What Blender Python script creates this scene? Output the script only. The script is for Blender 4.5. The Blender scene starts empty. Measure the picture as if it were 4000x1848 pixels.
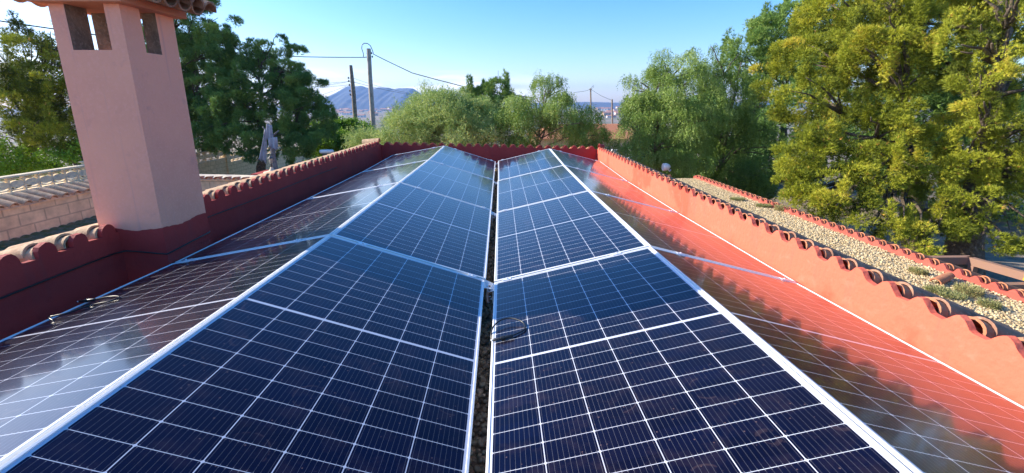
import bpy, math, random
import numpy as np
from mathutils import Vector, Matrix
R=math.radians
scn=bpy.context.scene
col=scn.collection
# ---------------------------------------------------------------- camera
PITCH,YAW,ROLL,FPX=13.1523,0.954,-0.1883,1674.07
CAM=Vector((0.1431,0.0,0.8764))
pi_,ya_,ro_=R(PITCH),R(YAW),R(ROLL)
FW=Vector((math.sin(ya_)*math.cos(pi_),math.cos(ya_)*math.cos(pi_),-math.sin(pi_)))
r0=Vector((math.cos(ya_),-math.sin(ya_),0)); u0=r0.cross(FW)
RT=r0*math.cos(ro_)+u0*math.sin(ro_); UP=-r0*math.sin(ro_)+u0*math.cos(ro_)
cam=bpy.data.objects.new('camera',bpy.data.cameras.new('camera')); col.objects.link(cam)
cam.matrix_world=Matrix(((RT.x,UP.x,-FW.x,CAM.x),(RT.y,UP.y,-FW.y,CAM.y),(RT.z,UP.z,-FW.z,CAM.z),(0,0,0,1)))
cam.data.sensor_width=36; cam.data.lens=36*FPX/4000
cam.data.shift_x=16.53/4000; cam.data.shift_y=-126.87/4000
cam.data.clip_start=0.05; cam.data.clip_end=20000
scn.camera=cam
def at(px,py,Y):                       # photo pixel + depth -> world point
    d=FW+RT*((px-1983.47)/FPX)+UP*((797.13-py)/FPX); return CAM+d*(Y/d.y)
# ---------------------------------------------------------------- light
SUN_EL=27.0; SUN_AZ=math.degrees(math.atan2(-1,0.222))     # clockwise from +Y
w=bpy.data.worlds.new('World'); scn.world=w; w.use_nodes=True
nt=w.node_tree; nt.nodes.clear()
out=nt.nodes.new('ShaderNodeOutputWorld'); bg=nt.nodes.new('ShaderNodeBackground')
sky=nt.nodes.new('ShaderNodeTexSky'); sky.sky_type='NISHITA'; sky.sun_disc=False
sky.sun_elevation=R(SUN_EL); sky.sun_rotation=R(SUN_AZ); sky.air_density=1.0; sky.dust_density=0.6; sky.ozone_density=4.0
hs=nt.nodes.new('ShaderNodeHueSaturation'); hs.inputs['Saturation'].default_value=1.32
nt.links.new(sky.outputs[0],hs.inputs['Color'])
bg.inputs[1].default_value=0.128
# thin cirrus low over the mountain, mixed in the sky itself
tc=nt.nodes.new('ShaderNodeTexCoord'); mp=nt.nodes.new('ShaderNodeMapping'); mp.inputs['Scale'].default_value=(2.2,2.2,16)
mp.inputs['Rotation'].default_value=(0,R(-5),0)
nz=nt.nodes.new('ShaderNodeTexNoise'); nz.inputs['Scale'].default_value=2.2; nz.inputs['Detail'].default_value=7; nz.inputs['Distortion'].default_value=.5
cr=nt.nodes.new('ShaderNodeMapRange'); cr.inputs[1].default_value=.44; cr.inputs[2].default_value=.62
sx=nt.nodes.new('ShaderNodeSeparateXYZ')
b1=nt.nodes.new('ShaderNodeMapRange'); b1.inputs[1].default_value=.075; b1.inputs[2].default_value=.045
b2=nt.nodes.new('ShaderNodeMapRange'); b2.inputs[1].default_value=.15; b2.inputs[2].default_value=-.1
mu=nt.nodes.new('ShaderNodeMath'); mu.operation='MULTIPLY'; mu2=nt.nodes.new('ShaderNodeMath'); mu2.operation='MULTIPLY'; mu3=nt.nodes.new('ShaderNodeMath'); mu3.operation='MULTIPLY'; mu3.inputs[1].default_value=.75
mx=nt.nodes.new('ShaderNodeMixRGB'); mx.inputs[2].default_value=(9.5,9.3,9.0,1)
L=nt.links.new
L(tc.outputs['Generated'],mp.inputs[0]); L(mp.outputs[0],nz.inputs[0]); L(nz.outputs[0],cr.inputs[0])
L(tc.outputs['Generated'],sx.inputs[0]); L(sx.outputs[2],b1.inputs[0]); L(sx.outputs[0],b2.inputs[0])
L(cr.outputs[0],mu.inputs[0]); L(b1.outputs[0],mu.inputs[1]); L(mu.outputs[0],mu2.inputs[0]); L(b2.outputs[0],mu2.inputs[1]); L(mu2.outputs[0],mu3.inputs[0])
tn=nt.nodes.new('ShaderNodeMixRGB'); tn.blend_type='MULTIPLY'; tn.inputs[0].default_value=1; tn.inputs[2].default_value=(1.10,.965,1.03,1); L(hs.outputs[0],tn.inputs[1])
L(mu3.outputs[0],mx.inputs[0]); L(tn.outputs[0],mx.inputs[1]); L(mx.outputs[0],bg.inputs[0]); L(bg.outputs[0],out.inputs[0])
sun=bpy.data.objects.new('sun',bpy.data.lights.new('sun','SUN')); col.objects.link(sun)
sun.data.energy=4.1; sun.data.angle=R(.5); sun.data.color=(1,.90,.74)
sd=Vector((math.sin(R(SUN_AZ))*math.cos(R(SUN_EL)),math.cos(R(SUN_AZ))*math.cos(R(SUN_EL)),math.sin(R(SUN_EL))))
sun.rotation_euler=sd.to_track_quat('Z','Y').to_euler(); sun.location=(-20,5,20)
vs=scn.view_settings; vs.view_transform='Standard'; vs.look='None'; vs.gamma=1; vs.exposure=1.18
scn.render.resolution_x=1024; scn.render.resolution_y=473

# ---------------------------------------------------------------- materials
MATS={}
def mat(name,c,rough=.8,noise=None,bump=None,spec=.4,metal=0,coat=0,c2=None,extra=None):
    """noise=(scale,c2,lo,hi) colour variation, bump=(scale,strength,dist)"""
    if name in MATS: return MATS[name]
    m=bpy.data.materials.new(name); m.use_nodes=True; MATS[name]=m
    n=m.node_tree.nodes; l=m.node_tree.links.new; b=n['Principled BSDF']
    b.inputs['Base Color'].default_value=(*c,1); b.inputs['Roughness'].default_value=rough
    b.inputs['Specular IOR Level'].default_value=spec; b.inputs['Metallic'].default_value=metal
    if coat: b.inputs['Coat Weight'].default_value=coat; b.inputs['Coat Roughness'].default_value=.03
    t=n.new('ShaderNodeTexCoord')
    if noise:
        last=None
        for (sc,cc,lo,hi,*st) in (noise if isinstance(noise,list) else [noise]):
            z=n.new('ShaderNodeTexNoise'); z.inputs['Scale'].default_value=sc; z.inputs['Detail'].default_value=6; z.inputs['Roughness'].default_value=.6
            if st: q=n.new('ShaderNodeMapping'); q.inputs['Scale'].default_value=st[0]; l(t.outputs['Object'],q.inputs[0]); l(q.outputs[0],z.inputs[0])
            else: l(t.outputs['Object'],z.inputs[0])
            mr=n.new('ShaderNodeMapRange'); mr.inputs[1].default_value=lo; mr.inputs[2].default_value=hi
            l(z.outputs[0],mr.inputs[0]); x=n.new('ShaderNodeMixRGB'); l(mr.outputs[0],x.inputs[0])
            if last: l(last.outputs[0],x.inputs[1])
            else: x.inputs[1].default_value=(*c,1)
            x.inputs[2].default_value=(*cc,1); last=x
        l(last.outputs[0],b.inputs['Base Color'])
    if bump:
        z=n.new('ShaderNodeTexNoise'); z.inputs['Scale'].default_value=bump[0]; z.inputs['Detail'].default_value=5
        l(t.outputs['Object'],z.inputs[0]); bp=n.new('ShaderNodeBump'); bp.inputs['Strength'].default_value=bump[1]; bp.inputs['Distance'].default_value=bump[2]
        l(z.outputs[0],bp.inputs['Height']); l(bp.outputs[0],b.inputs['Normal'])
    return m
RED=mat('red_wall_paint',(.37,.036,.033),.75,[(1,(.27,.045,.045),.55,.75,(9,9,1.0)),(3,(.41,.048,.042),.4,.65),(14,(.30,.030,.028),.58,.75)],(45,.35,.01))  # base darkened to put the shade of the left and far walls into it
RED2=mat('red_wall_paint_mid',(.50,.11,.08),.8,[(3,(.44,.085,.06),.4,.65),(12,(.56,.15,.11),.55,.72)],(35,.5,.012))  # a red between the other two wall paints
REDS=mat('red_wall_paint_sunlit',(.76,.150,.085),.8,[(.8,(.66,.105,.055),.55,.60),(1,(.70,.13,.085),.54,.72,(7,7,1.1)),(9,(.78,.19,.12),.55,.75),(40,(.50,.13,.09),.66,.8)],(30,.5,.012))  # same wall red, sunlight put into the paler base; streaks and patches are wear
PINK=mat('pink_render',(.90,.40,.27),.8,[(2.5,(.82,.355,.25),.4,.7),(.9,(.80,.33,.23),.5,.62),(60,(.90,.41,.30),.5,.7),(1,(.70,.33,.27),.58,.78,(26,26,1.2)),(7,(.74,.33,.25),.62,.75)],(120,.35,.004))
CAPC=mat('orange_render',(.62,.24,.14),.8,(8,(.52,.20,.12),.4,.7),(60,.4,.006))
MORT=mat('raw_mortar',(.26,.17,.12),.95,[(14,(.16,.11,.08),.4,.65),(50,(.34,.24,.18),.5,.7)],(50,.8,.01))
TILE=mat('clay_tile_aged',(.52,.34,.20),.9,[(9,(.30,.20,.12),.44,.66),(30,(.64,.50,.32),.52,.7),(4,(.55,.28,.16),.5,.7)],(60,.6,.006))
TILED=mat('clay_tile_dark',(.36,.19,.12),.92,[(5,(.20,.105,.07),.42,.62),(35,(.46,.31,.21),.54,.72),(90,(.12,.08,.06),.62,.75)],(60,.6,.006))
TILEO=mat('clay_tile_orange',(.50,.20,.10),.85,[(14,(.38,.14,.07),.4,.65),(40,(.60,.34,.2),.56,.72)],(50,.5,.006))
ALU=mat('anodised_aluminium',(.86,.85,.82),.42,metal=.08,spec=.5)
STEEL=mat('galvanised_steel',(.80,.82,.84),.42,(30,(.62,.64,.68),.4,.7),metal=.3)
BLACK=mat('black_rubber',(.012,.012,.013),.38,spec=.6)
CONC=mat('cream_concrete',(.85,.70,.48),.9,(6,(.44,.40,.34),.4,.7),(50,.4,.006))
WHITEP=mat('white_plastic',(.8,.8,.78),.4)
DGREY=mat('dark_grey_paint',(.08,.08,.085),.6)
BARK=mat('pine_bark',(.10,.075,.055),.95,(12,(.20,.16,.12),.45,.65),(18,1,.04))
POLEW=mat('weathered_pole_wood',(.22,.17,.13),.9,(9,(.36,.30,.24),.45,.65),(30,.6,.01))
POLEG=mat('grey_pole_concrete',(.42,.38,.33),.9,(5,(.30,.27,.23),.45,.65),(30,.5,.01))
YELL=mat('yellow_hose',(.75,.48,.04),.45)
RUST=mat('brown_painted_steel',(.30,.17,.12),.7,(10,(.30,.17,.1),.5,.7))

def blockmat(name,c1,c2,mortar,scale=(1,1,1),w=.4,h=.2,ms=.012):
    m=bpy.data.materials.new(name); m.use_nodes=True; n=m.node_tree.nodes; l=m.node_tree.links.new; b=n['Principled BSDF']; b.inputs['Roughness'].default_value=.92
    g=n.new('ShaderNodeNewGeometry'); s=n.new('ShaderNodeSeparateXYZ'); l(g.outputs['Position'],s.inputs[0])
    a=n.new('ShaderNodeMath'); a.operation='ADD'; l(s.outputs[0],a.inputs[0]); l(s.outputs[1],a.inputs[1])
    c=n.new('ShaderNodeCombineXYZ'); l(a.outputs[0],c.inputs[0]); l(s.outputs[2],c.inputs[1])
    br=n.new('ShaderNodeTexBrick'); l(c.outputs[0],br.inputs[0]); br.inputs['Color1'].default_value=(*c1,1); br.inputs['Color2'].default_value=(*c2,1); br.inputs['Mortar'].default_value=(*mortar,1)
    br.inputs['Scale'].default_value=1; br.inputs['Brick Width'].default_value=w; br.inputs['Row Height'].default_value=h; br.inputs['Mortar Size'].default_value=ms
    z=n.new('ShaderNodeTexNoise'); z.inputs['Scale'].default_value=9; z.inputs['Detail'].default_value=6; l(g.outputs['Position'],z.inputs[0])
    x=n.new('ShaderNodeMixRGB'); x.blend_type='MULTIPLY'; x.inputs[0].default_value=.6; l(br.outputs[0],x.inputs[1]); 
    mr=n.new('ShaderNodeMapRange'); mr.inputs[1].default_value=.3; mr.inputs[2].default_value=.7; mr.inputs[3].default_value=.6; mr.inputs[4].default_value=1.1; l(z.outputs[0],mr.inputs[0]); l(mr.outputs[0],x.inputs[2])
    l(x.outputs[0],b.inputs['Base Color'])
    bp=n.new('ShaderNodeBump'); bp.inputs['Distance'].default_value=.02; bp.inputs['Strength'].default_value=.6; l(z.outputs[0],bp.inputs['Height']); l(bp.outputs[0],b.inputs['Normal'])
    return m
BLK=blockmat('concrete_blocks',(.92,.70,.40),(.84,.63,.36),(.60,.45,.27))
BLKY=blockmat('ochre_blocks',(.78,.62,.38),(.72,.56,.34),(.55,.43,.26))

def gravel(name,cols,scale,bd=.02,patch=None):
    m=bpy.data.materials.new(name); m.use_nodes=True; n=m.node_tree.nodes; l=m.node_tree.links.new; b=n['Principled BSDF']; b.inputs['Roughness'].default_value=.9
    t=n.new('ShaderNodeTexCoord'); v=n.new('ShaderNodeTexVoronoi'); v.inputs['Scale'].default_value=scale; l(t.outputs['Object'],v.inputs[0])
    s=n.new('ShaderNodeSeparateColor'); l(v.outputs['Color'],s.inputs[0]); r=n.new('ShaderNodeValToRGB'); l(s.outputs[0],r.inputs[0])
    e=r.color_ramp.elements; e[0].color=(*cols[0],1); e[1].color=(*cols[-1],1)
    for i,c in enumerate(cols[1:-1]): q=e.new((i+1)/(len(cols)-1)); q.color=(*c,1)
    last=r
    if patch:
        z=n.new('ShaderNodeTexNoise'); z.inputs['Scale'].default_value=patch[0]; z.inputs['Detail'].default_value=5; l(t.outputs['Object'],z.inputs[0])
        mr=n.new('ShaderNodeMapRange'); mr.inputs[1].default_value=patch[2]; mr.inputs[2].default_value=patch[3]; l(z.outputs[0],mr.inputs[0])
        x=n.new('ShaderNodeMixRGB'); l(mr.outputs[0],x.inputs[0]); l(r.outputs[0],x.inputs[1]); x.inputs[2].default_value=(*patch[1],1); last=x
    l(last.outputs[0],b.inputs['Base Color'])
    bp=n.new('ShaderNodeBump'); bp.invert=True; bp.inputs['Distance'].default_value=bd; bp.inputs['Strength'].default_value=1; l(v.outputs['Distance'],bp.inputs['Height']); l(bp.outputs[0],b.inputs['Normal'])
    return m
GRAVB=gravel('brown_gravel',[(.13,.09,.06),(.24,.17,.11),(.34,.25,.17),(.19,.13,.09)],38,.02)
GRAVW=gravel('pale_gravel',[(.34,.25,.13),(.56,.44,.25),(.44,.33,.18),(.64,.53,.33)],30,.02,(1.6,(.42,.36,.24),.52,.66))

def leafmat(name,stops,trans=.35,gloss=0,bump=None):
    m=bpy.data.materials.new(name); m.use_nodes=True; n=m.node_tree.nodes; l=m.node_tree.links.new; n.clear()
    o=n.new('ShaderNodeOutputMaterial'); a=n.new('ShaderNodeAttribute'); a.attribute_name='v'; r=n.new('ShaderNodeValToRGB'); l(a.outputs['Fac'],r.inputs[0])
    e=r.color_ramp.elements; e[0].color=(*stops[0],1); e[1].color=(*stops[-1],1)
    for i,c in enumerate(stops[1:-1]): q=e.new((i+1)/(len(stops)-1)); q.color=(*c,1)
    p=n.new('ShaderNodeBsdfPrincipled'); p.inputs['Roughness'].default_value=.55; p.inputs['Specular IOR Level'].default_value=gloss; tr=n.new('ShaderNodeBsdfTranslucent'); mx=n.new('ShaderNodeMixShader'); mx.inputs[0].default_value=trans
    l(r.outputs[0],p.inputs['Base Color']); l(r.outputs[0],tr.inputs[0]); l(p.outputs[0],mx.inputs[1]); l(tr.outputs[0],mx.inputs[2]); l(mx.outputs[0],o.inputs[0])
    return m
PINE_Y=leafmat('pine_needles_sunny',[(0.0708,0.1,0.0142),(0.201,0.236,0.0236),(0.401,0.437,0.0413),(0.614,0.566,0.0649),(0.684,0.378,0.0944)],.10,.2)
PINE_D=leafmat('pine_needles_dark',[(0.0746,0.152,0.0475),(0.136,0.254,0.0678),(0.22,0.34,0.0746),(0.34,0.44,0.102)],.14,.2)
PEPPER=leafmat('pepper_leaves',[(0.107,0.185,0.0293),(0.195,0.303,0.0488),(0.303,0.41,0.0878),(0.449,0.537,0.195)],.22,.4)
ACAC=leafmat('acacia_leaves',[(0.182,0.286,0.078),(0.312,0.416,0.117),(0.468,0.546,0.156),(0.702,0.702,0.312)],.3,.3)
LIME=leafmat('bright_leaves',[(0.105,0.21,0.0225),(0.195,0.36,0.03),(0.33,0.495,0.045),(0.45,0.57,0.075)],.4,.3)
HERB=leafmat('succulent_leaves',[(.20,.24,.10),(.30,.32,.13),(.42,.40,.18),(.50,.38,.18)],.3,.2)

def solar_mat():
    m=bpy.data.materials.new('solar_cells_under_glass'); m.use_nodes=True; n=m.node_tree.nodes; l=m.node_tree.links.new; b=n['Principled BSDF']
    t=n.new('ShaderNodeTexCoord'); s=n.new('ShaderNodeSeparateXYZ'); l(t.outputs['Object'],s.inputs[0])
    def M(op,a,bb=None,c=None):
        k=n.new('ShaderNodeMath'); k.operation=op
        for i,v in enumerate((a,bb,c)):
            if v is None: continue
            if isinstance(v,(int,float)): k.inputs[i].default_value=v
            else: l(v,k.inputs[i])
        return k.outputs[0]
    X,Y=s.outputs[0],s.outputs[1]
    px=(1.134-.040)/6; py=(2.094-.044-.014)/22
    u=M('SUBTRACT',X,.020)
    # mirror y about the centre line, start after half the centre gap
    v=M('SUBTRACT',M('ABSOLUTE',M('SUBTRACT',Y,1.047)),.007)
    du=M('MULTIPLY',M('PINGPONG',M('ADD',u,px*10),px/2),1)      # distance to column gap
    dv=M('PINGPONG',M('ADD',v,py*20),py/2)
    gapu=M('LESS_THAN',du,.0016); gapv=M('LESS_THAN',dv,.0011)
    mid=M('LESS_THAN',v,0.0)
    edge=M('MAXIMUM',M('LESS_THAN',u,0.0),M('GREATER_THAN',u,px*6))
    edge=M('MAXIMUM',edge,M('GREATER_THAN',v,py*11))
    dia=M('LESS_THAN',M('ADD',du,dv),.0068)
    white=M('MAXIMUM',M('MAXIMUM',gapu,gapv),M('MAXIMUM',M('MAXIMUM',mid,edge),dia))
    bb=px/10; db=M('PINGPONG',M('ADD',M('ADD',u,bb/2),bb*20),bb/2)
    bus=M('LESS_THAN',db,.00042)
    pad=M('MULTIPLY',M('LESS_THAN',db,.0014),M('LESS_THAN',M('ABSOLUTE',M('SUBTRACT',dv,.0045)),.0014))
    pad2=M('MULTIPLY',M('LESS_THAN',db,.0010),M('LESS_THAN',M('PINGPONG',M('ADD',v,1.0),.0077),.0010))
    busa=M('MAXIMUM',M('MULTIPLY',bus,.33),M('MAXIMUM',M('MULTIPLY',pad,.5),M('MULTIPLY',pad2,.0)))
    oi=n.new('ShaderNodeObjectInfo')
    z=n.new('ShaderNodeTexNoise'); z.inputs['Scale'].default_value=2.2; z.inputs['Detail'].default_value=4; l(t.outputs['Object'],z.inputs[0])
    cell=n.new('ShaderNodeMixRGB'); cell.inputs[1].default_value=(.0012,.0022,.011,1); cell.inputs[2].default_value=(.0038,.0030,.0075,1)
    mr=n.new('ShaderNodeMapRange'); mr.inputs[1].default_value=.35; mr.inputs[2].default_value=.65; l(z.outputs[0],mr.inputs[0]); l(mr.outputs[0],cell.inputs[0])
    # per-cell tint
    cu=M('FLOOR',M('DIVIDE',u,px)); cv=M('FLOOR',M('DIVIDE',Y,py)); cb=n.new('ShaderNodeCombineXYZ'); l(cu,cb.inputs[0]); l(cv,cb.inputs[1]); l(oi.outputs['Random'],cb.inputs[2])
    wn=n.new('ShaderNodeTexWhiteNoise'); l(cb.outputs[0],wn.inputs[0])
    tint=n.new('ShaderNodeMixRGB'); tint.blend_type='MULTIPLY'; tint.inputs[0].default_value=1; l(cell.outputs[0],tint.inputs[1])
    tr=n.new('ShaderNodeMapRange'); tr.inputs[3].default_value=.75; tr.inputs[4].default_value=1.3; l(wn.outputs[0],tr.inputs[0]); l(tr.outputs[0],tint.inputs[2])
    # dust: fine specks and water-mark patches
    dz=n.new('ShaderNodeTexNoise'); dz.inputs['Scale'].default_value=7; dz.inputs['Detail'].default_value=8; dz.inputs['Roughness'].default_value=.7; l(t.outputs['Object'],dz.inputs[0])
    dm=n.new('ShaderNodeMapRange'); dm.inputs[1].default_value=.5; dm.inputs[2].default_value=.8; dm.inputs[4].default_value=.12; l(dz.outputs[0],dm.inputs[0])
    vo=n.new('ShaderNodeTexVoronoi'); vo.inputs['Scale'].default_value=26; l(t.outputs['Object'],vo.inputs[0]); sp=M('MULTIPLY',M('LESS_THAN',vo.outputs['Distance'],.075),.5)
    v2=n.new('ShaderNodeTexVoronoi'); v2.inputs['Scale'].default_value=4.2; l(t.outputs['Object'],v2.inputs[0]); wn2=n.new('ShaderNodeTexNoise'); wn2.inputs['Scale'].default_value=60; l(t.outputs['Object'],wn2.inputs[0])
    ring=M('MULTIPLY',M('LESS_THAN',M('ABSOLUTE',M('SUBTRACT',v2.outputs['Distance'],.30)),.012),M('MULTIPLY',M('GREATER_THAN',dz.outputs[0],.52),.10))
    dust=M('ADD',M('ADD',M('ADD',dm.outputs[0],sp),ring),.005)
    c1=n.new('ShaderNodeMixRGB'); l(busa,c1.inputs[0]); l(tint.outputs[0],c1.inputs[1]); c1.inputs[2].default_value=(.34,.34,.36,1)
    c2=n.new('ShaderNodeMixRGB'); l(white,c2.inputs[0]); l(c1.outputs[0],c2.inputs[1]); c2.inputs[2].default_value=(.60,.62,.68,1)
    c3=n.new('ShaderNodeMixRGB'); l(dust,c3.inputs[0]); l(c2.outputs[0],c3.inputs[1]); c3.inputs[2].default_value=(.22,.14,.12,1)
    l(c3.outputs[0],b.inputs['Base Color']); b.inputs['Roughness'].default_value=.28; b.inputs['Specular IOR Level'].default_value=.24; b.inputs['Specular Tint'].default_value=(.01,.10,1.0,1)
    b.inputs['Coat Weight'].default_value=1; b.inputs['Coat IOR'].default_value=1.19; b.inputs['Coat Roughness'].default_value=.035
    rr=n.new('ShaderNodeMapRange'); rr.inputs[1].default_value=.3; rr.inputs[2].default_value=.75; rr.inputs[3].default_value=.04; rr.inputs[4].default_value=.13; l(dz.outputs[0],rr.inputs[0]); l(rr.outputs[0],b.inputs['Coat Roughness'])
    wz=n.new('ShaderNodeTexNoise'); wz.inputs['Scale'].default_value=1.3; wz.inputs['Detail'].default_value=2; l(t.outputs['Object'],wz.inputs[0])
    bp=n.new('ShaderNodeBump'); bp.inputs['Strength'].default_value=.25; bp.inputs['Distance'].default_value=.01; l(wz.outputs[0],bp.inputs['Height']); l(bp.outputs[0],b.inputs['Coat Normal'])
    return m
SOLAR=solar_mat()

# ---------------------------------------------------------------- mesh helpers
class MB:
    def __init__(s): s.v=[]; s.f=[]; s.m=[]
    def add(s,vs,fs,mi=0):
        o=len(s.v); s.v+= [tuple(x) for x in vs]; s.f+= [tuple(i+o for i in f) for f in fs]; s.m+=[mi]*len(fs); return s
    def box(s,a,b,mi=0):
        (x0,y0,z0),(x1,y1,z1)=a,b
        v=[(x0,y0,z0),(x1,y0,z0),(x1,y1,z0),(x0,y1,z0),(x0,y0,z1),(x1,y0,z1),(x1,y1,z1),(x0,y1,z1)]
        return s.add(v,[(0,3,2,1),(4,5,6,7),(0,1,5,4),(1,2,6,5),(2,3,7,6),(3,0,4,7)],mi)
    def hexa(s,v,mi=0): return s.add(v,[(0,3,2,1),(4,5,6,7),(0,1,5,4),(1,2,6,5),(2,3,7,6),(3,0,4,7)],mi)
    def tube(s,pts,rad,seg=8,mi=0,cap=True):
        pts=[Vector(p) for p in pts]; n=len(pts); rs=rad if isinstance(rad,(list,tuple)) else [rad]*n
        vs=[]; up=Vector((0.13,.27,.95)).normalized()
        t0=(pts[1]-pts[0]).normalized(); a=t0.cross(up); a=a.normalized() if a.length>.05 else t0.cross(Vector((1,0,0))).normalized()
        for i,p in enumerate(pts):
            t=(pts[min(i+1,n-1)]-pts[max(i-1,0)]).normalized(); a=(a-t*a.dot(t)).normalized(); b=t.cross(a)
            for k in range(seg):
                q=2*math.pi*k/seg; vs.append(p+(a*math.cos(q)+b*math.sin(q))*rs[i])
        fs=[]
        for i in range(n-1):
            for k in range(seg):
                k2=(k+1)%seg; fs.append((i*seg+k,i*seg+k2,(i+1)*seg+k2,(i+1)*seg+k))
        if cap: fs.append(tuple(range(seg-1,-1,-1))); fs.append(tuple((n-1)*seg+k for k in range(seg)))
        return s.add(vs,fs,mi)
    def barrel(s,p0,p1,side,r0,r1,th=.014,seg=10,inv=False,mi=0,jit=0):
        """half-round clay tile from p0 to p1, opening downwards (upwards if inv)"""
        p0,p1,side=Vector(p0),Vector(p1),Vector(side).normalized(); ax=(p1-p0).normalized(); up=side.cross(ax).normalized()
        if up.z<0: up=-up
        if inv: up=-up
        vs=[]
        for p,r in ((p0,r0),(p1,r1)):
            for rr in (r,r-th):
                for k in range(seg+1):
                    q=math.pi*k/seg; vs.append(p+side*math.cos(q)*rr+up*math.sin(q)*rr*.92)
        n=seg+1; fs=[]
        for k in range(seg):
            fs+= [(k,k+1,2*n+k+1,2*n+k),(n+k+1,n+k,3*n+k,3*n+k+1),(k+1,k,n+k,n+k+1),(2*n+k,2*n+k+1,3*n+k+1,3*n+k)]
        fs+= [(0,2*n,3*n,n),(seg,n+seg,3*n+seg,2*n+seg)]
        return s.add(vs,fs,mi)
    def build(s,name,mats,parent=None,smooth=False,loc=None,angle=None):
        me=bpy.data.meshes.new(name); me.from_pydata(s.v,[],s.f); me.update()
        mats=mats if isinstance(mats,(list,tuple)) else [mats]
        for m in mats: me.materials.append(m)
        if len(mats)>1: me.polygons.foreach_set('material_index',s.m)
        if smooth:
            if angle: me.shade_smooth() if hasattr(me,'shade_smooth') else None; me.set_sharp_from_angle(angle=R(angle))
            else: me.polygons.foreach_set('use_smooth',[True]*len(s.f))
        o=bpy.data.objects.new(name,me); col.objects.link(o)
        if parent: o.parent=parent
        if loc: o.location=loc
        return o
def tag(o,label=None,cat=None,group=None,kind=None):
    for k,v in (('label',label),('category',cat),('group',group),('kind',kind)):
        if v: o[k]=v
    return o
def thing(name,label,cat,loc=(0,0,0),rz=0,group=None):
    o=bpy.data.objects.new(name,None); col.objects.link(o); o.location=loc; o.rotation_euler=(0,0,rz); o.empty_display_size=.1
    return tag(o,label,cat,group)
def soften(o,w=.004,seg=2):
    m=o.modifiers.new('bevel','BEVEL'); m.width=w; m.segments=seg; m.limit_method='ANGLE'; return o

# ---------------------------------------------------------------- ground, plain and mountains
rng=np.random.default_rng(7)
def grid_mesh(name,xs,ys,zf,m,kind='structure',smooth=True):
    v=[(x,y,zf(x,y)) for y in ys for x in xs]; n=len(xs); f=[(j*n+i,j*n+i+1,(j+1)*n+i+1,(j+1)*n+i) for j in range(len(ys)-1) for i in range(n-1)]
    mb=MB(); mb.v=v; mb.f=f; mb.m=[0]*len(f); o=mb.build(name,m,smooth=smooth); tag(o,kind=kind); return o
def sm(a,b,x): t=min(max((x-a)/(b-a),0),1); return t*t*(3-2*t)
def gz(x,y):
    r=math.hypot(x*.8,y); return -3.6-5.5*sm(26,110,r)-33*sm(90,620,r)+2.0*math.sin(x*.011+1)*math.sin(y*.007)*sm(150,700,r)
GND=mat('dry_ground',(.24,.19,.14),.95,[(.9,(.33,.27,.21),.45,.62),(5,(.14,.11,.08),.52,.7),(.012,(.12,.14,.07),.47,.60),(.05,(.36,.28,.20),.52,.62)],(8,.6,.05))
ax=sorted(set([-v for v in np.geomspace(3,6500,46)]+[0]+[v for v in np.geomspace(3,6500,46)]))
grid_mesh('ground',ax,[y for y in ax if y>-700],gz,GND)
MTN=mat('hazy_mountain_rock',(.075,.095,.13),.95,[(.004,(.14,.13,.13),.56,.7)],None)  # blue of the distance haze is mixed into this rock colour
prof=[(1180,404),(1230,398),(1267,382),(1291,382),(1311,369),(1334,359),(1351,339),(1368,335),(1388,337),(1412,335),(1435,343),(1465,345),(1479,341),(1519,343),(1539,348),(1556,345),(1587,344),(1613,345),(1637,361),(1670,379),(1738,396),(1812,401),(1950,404),(2150,403),(2290,398),(2400,401),(2520,397),(2700,402),(2900,400),(3200,403)]
def mountain(name,Y,prof,seed,depth=900,lo=False):
    P=[at(x,y,Y) for x,y in prof]; xs=np.linspace(P[0].x,P[-1].x,420); zs=np.interp(xs,[p.x for p in P],[p.z for p in P])
    rr=np.random.default_rng(seed); ph=rr.uniform(0,6.28,30)
    ys=np.linspace(-1,1,31)
    v=[]
    for t in ys:
        for x,z in zip(xs,zs):
            f=max(0,1-abs(t))**.75
            gul=1+sum(.10*math.sin(x*.013*(k+1)+ph[k]+t*3*math.sin(ph[k+9]))/(k+1)**.6 for k in range(8))*(1-f)
            zz=-44+(z+44)*min(1,f*gul) if t!=0 else z
            v.append((x,Y+t*depth,zz))
    n=len(xs); f=[(j*n+i,j*n+i+1,(j+1)*n+i+1,(j+1)*n+i) for j in range(30) for i in range(n-1)]
    mb=MB(); mb.v=v; mb.f=f; mb.m=[0]*len(f); o=mb.build(name,MTN,smooth=True); tag(o,kind='structure'); return o
mountain('mountains',4600,prof,3)
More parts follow.
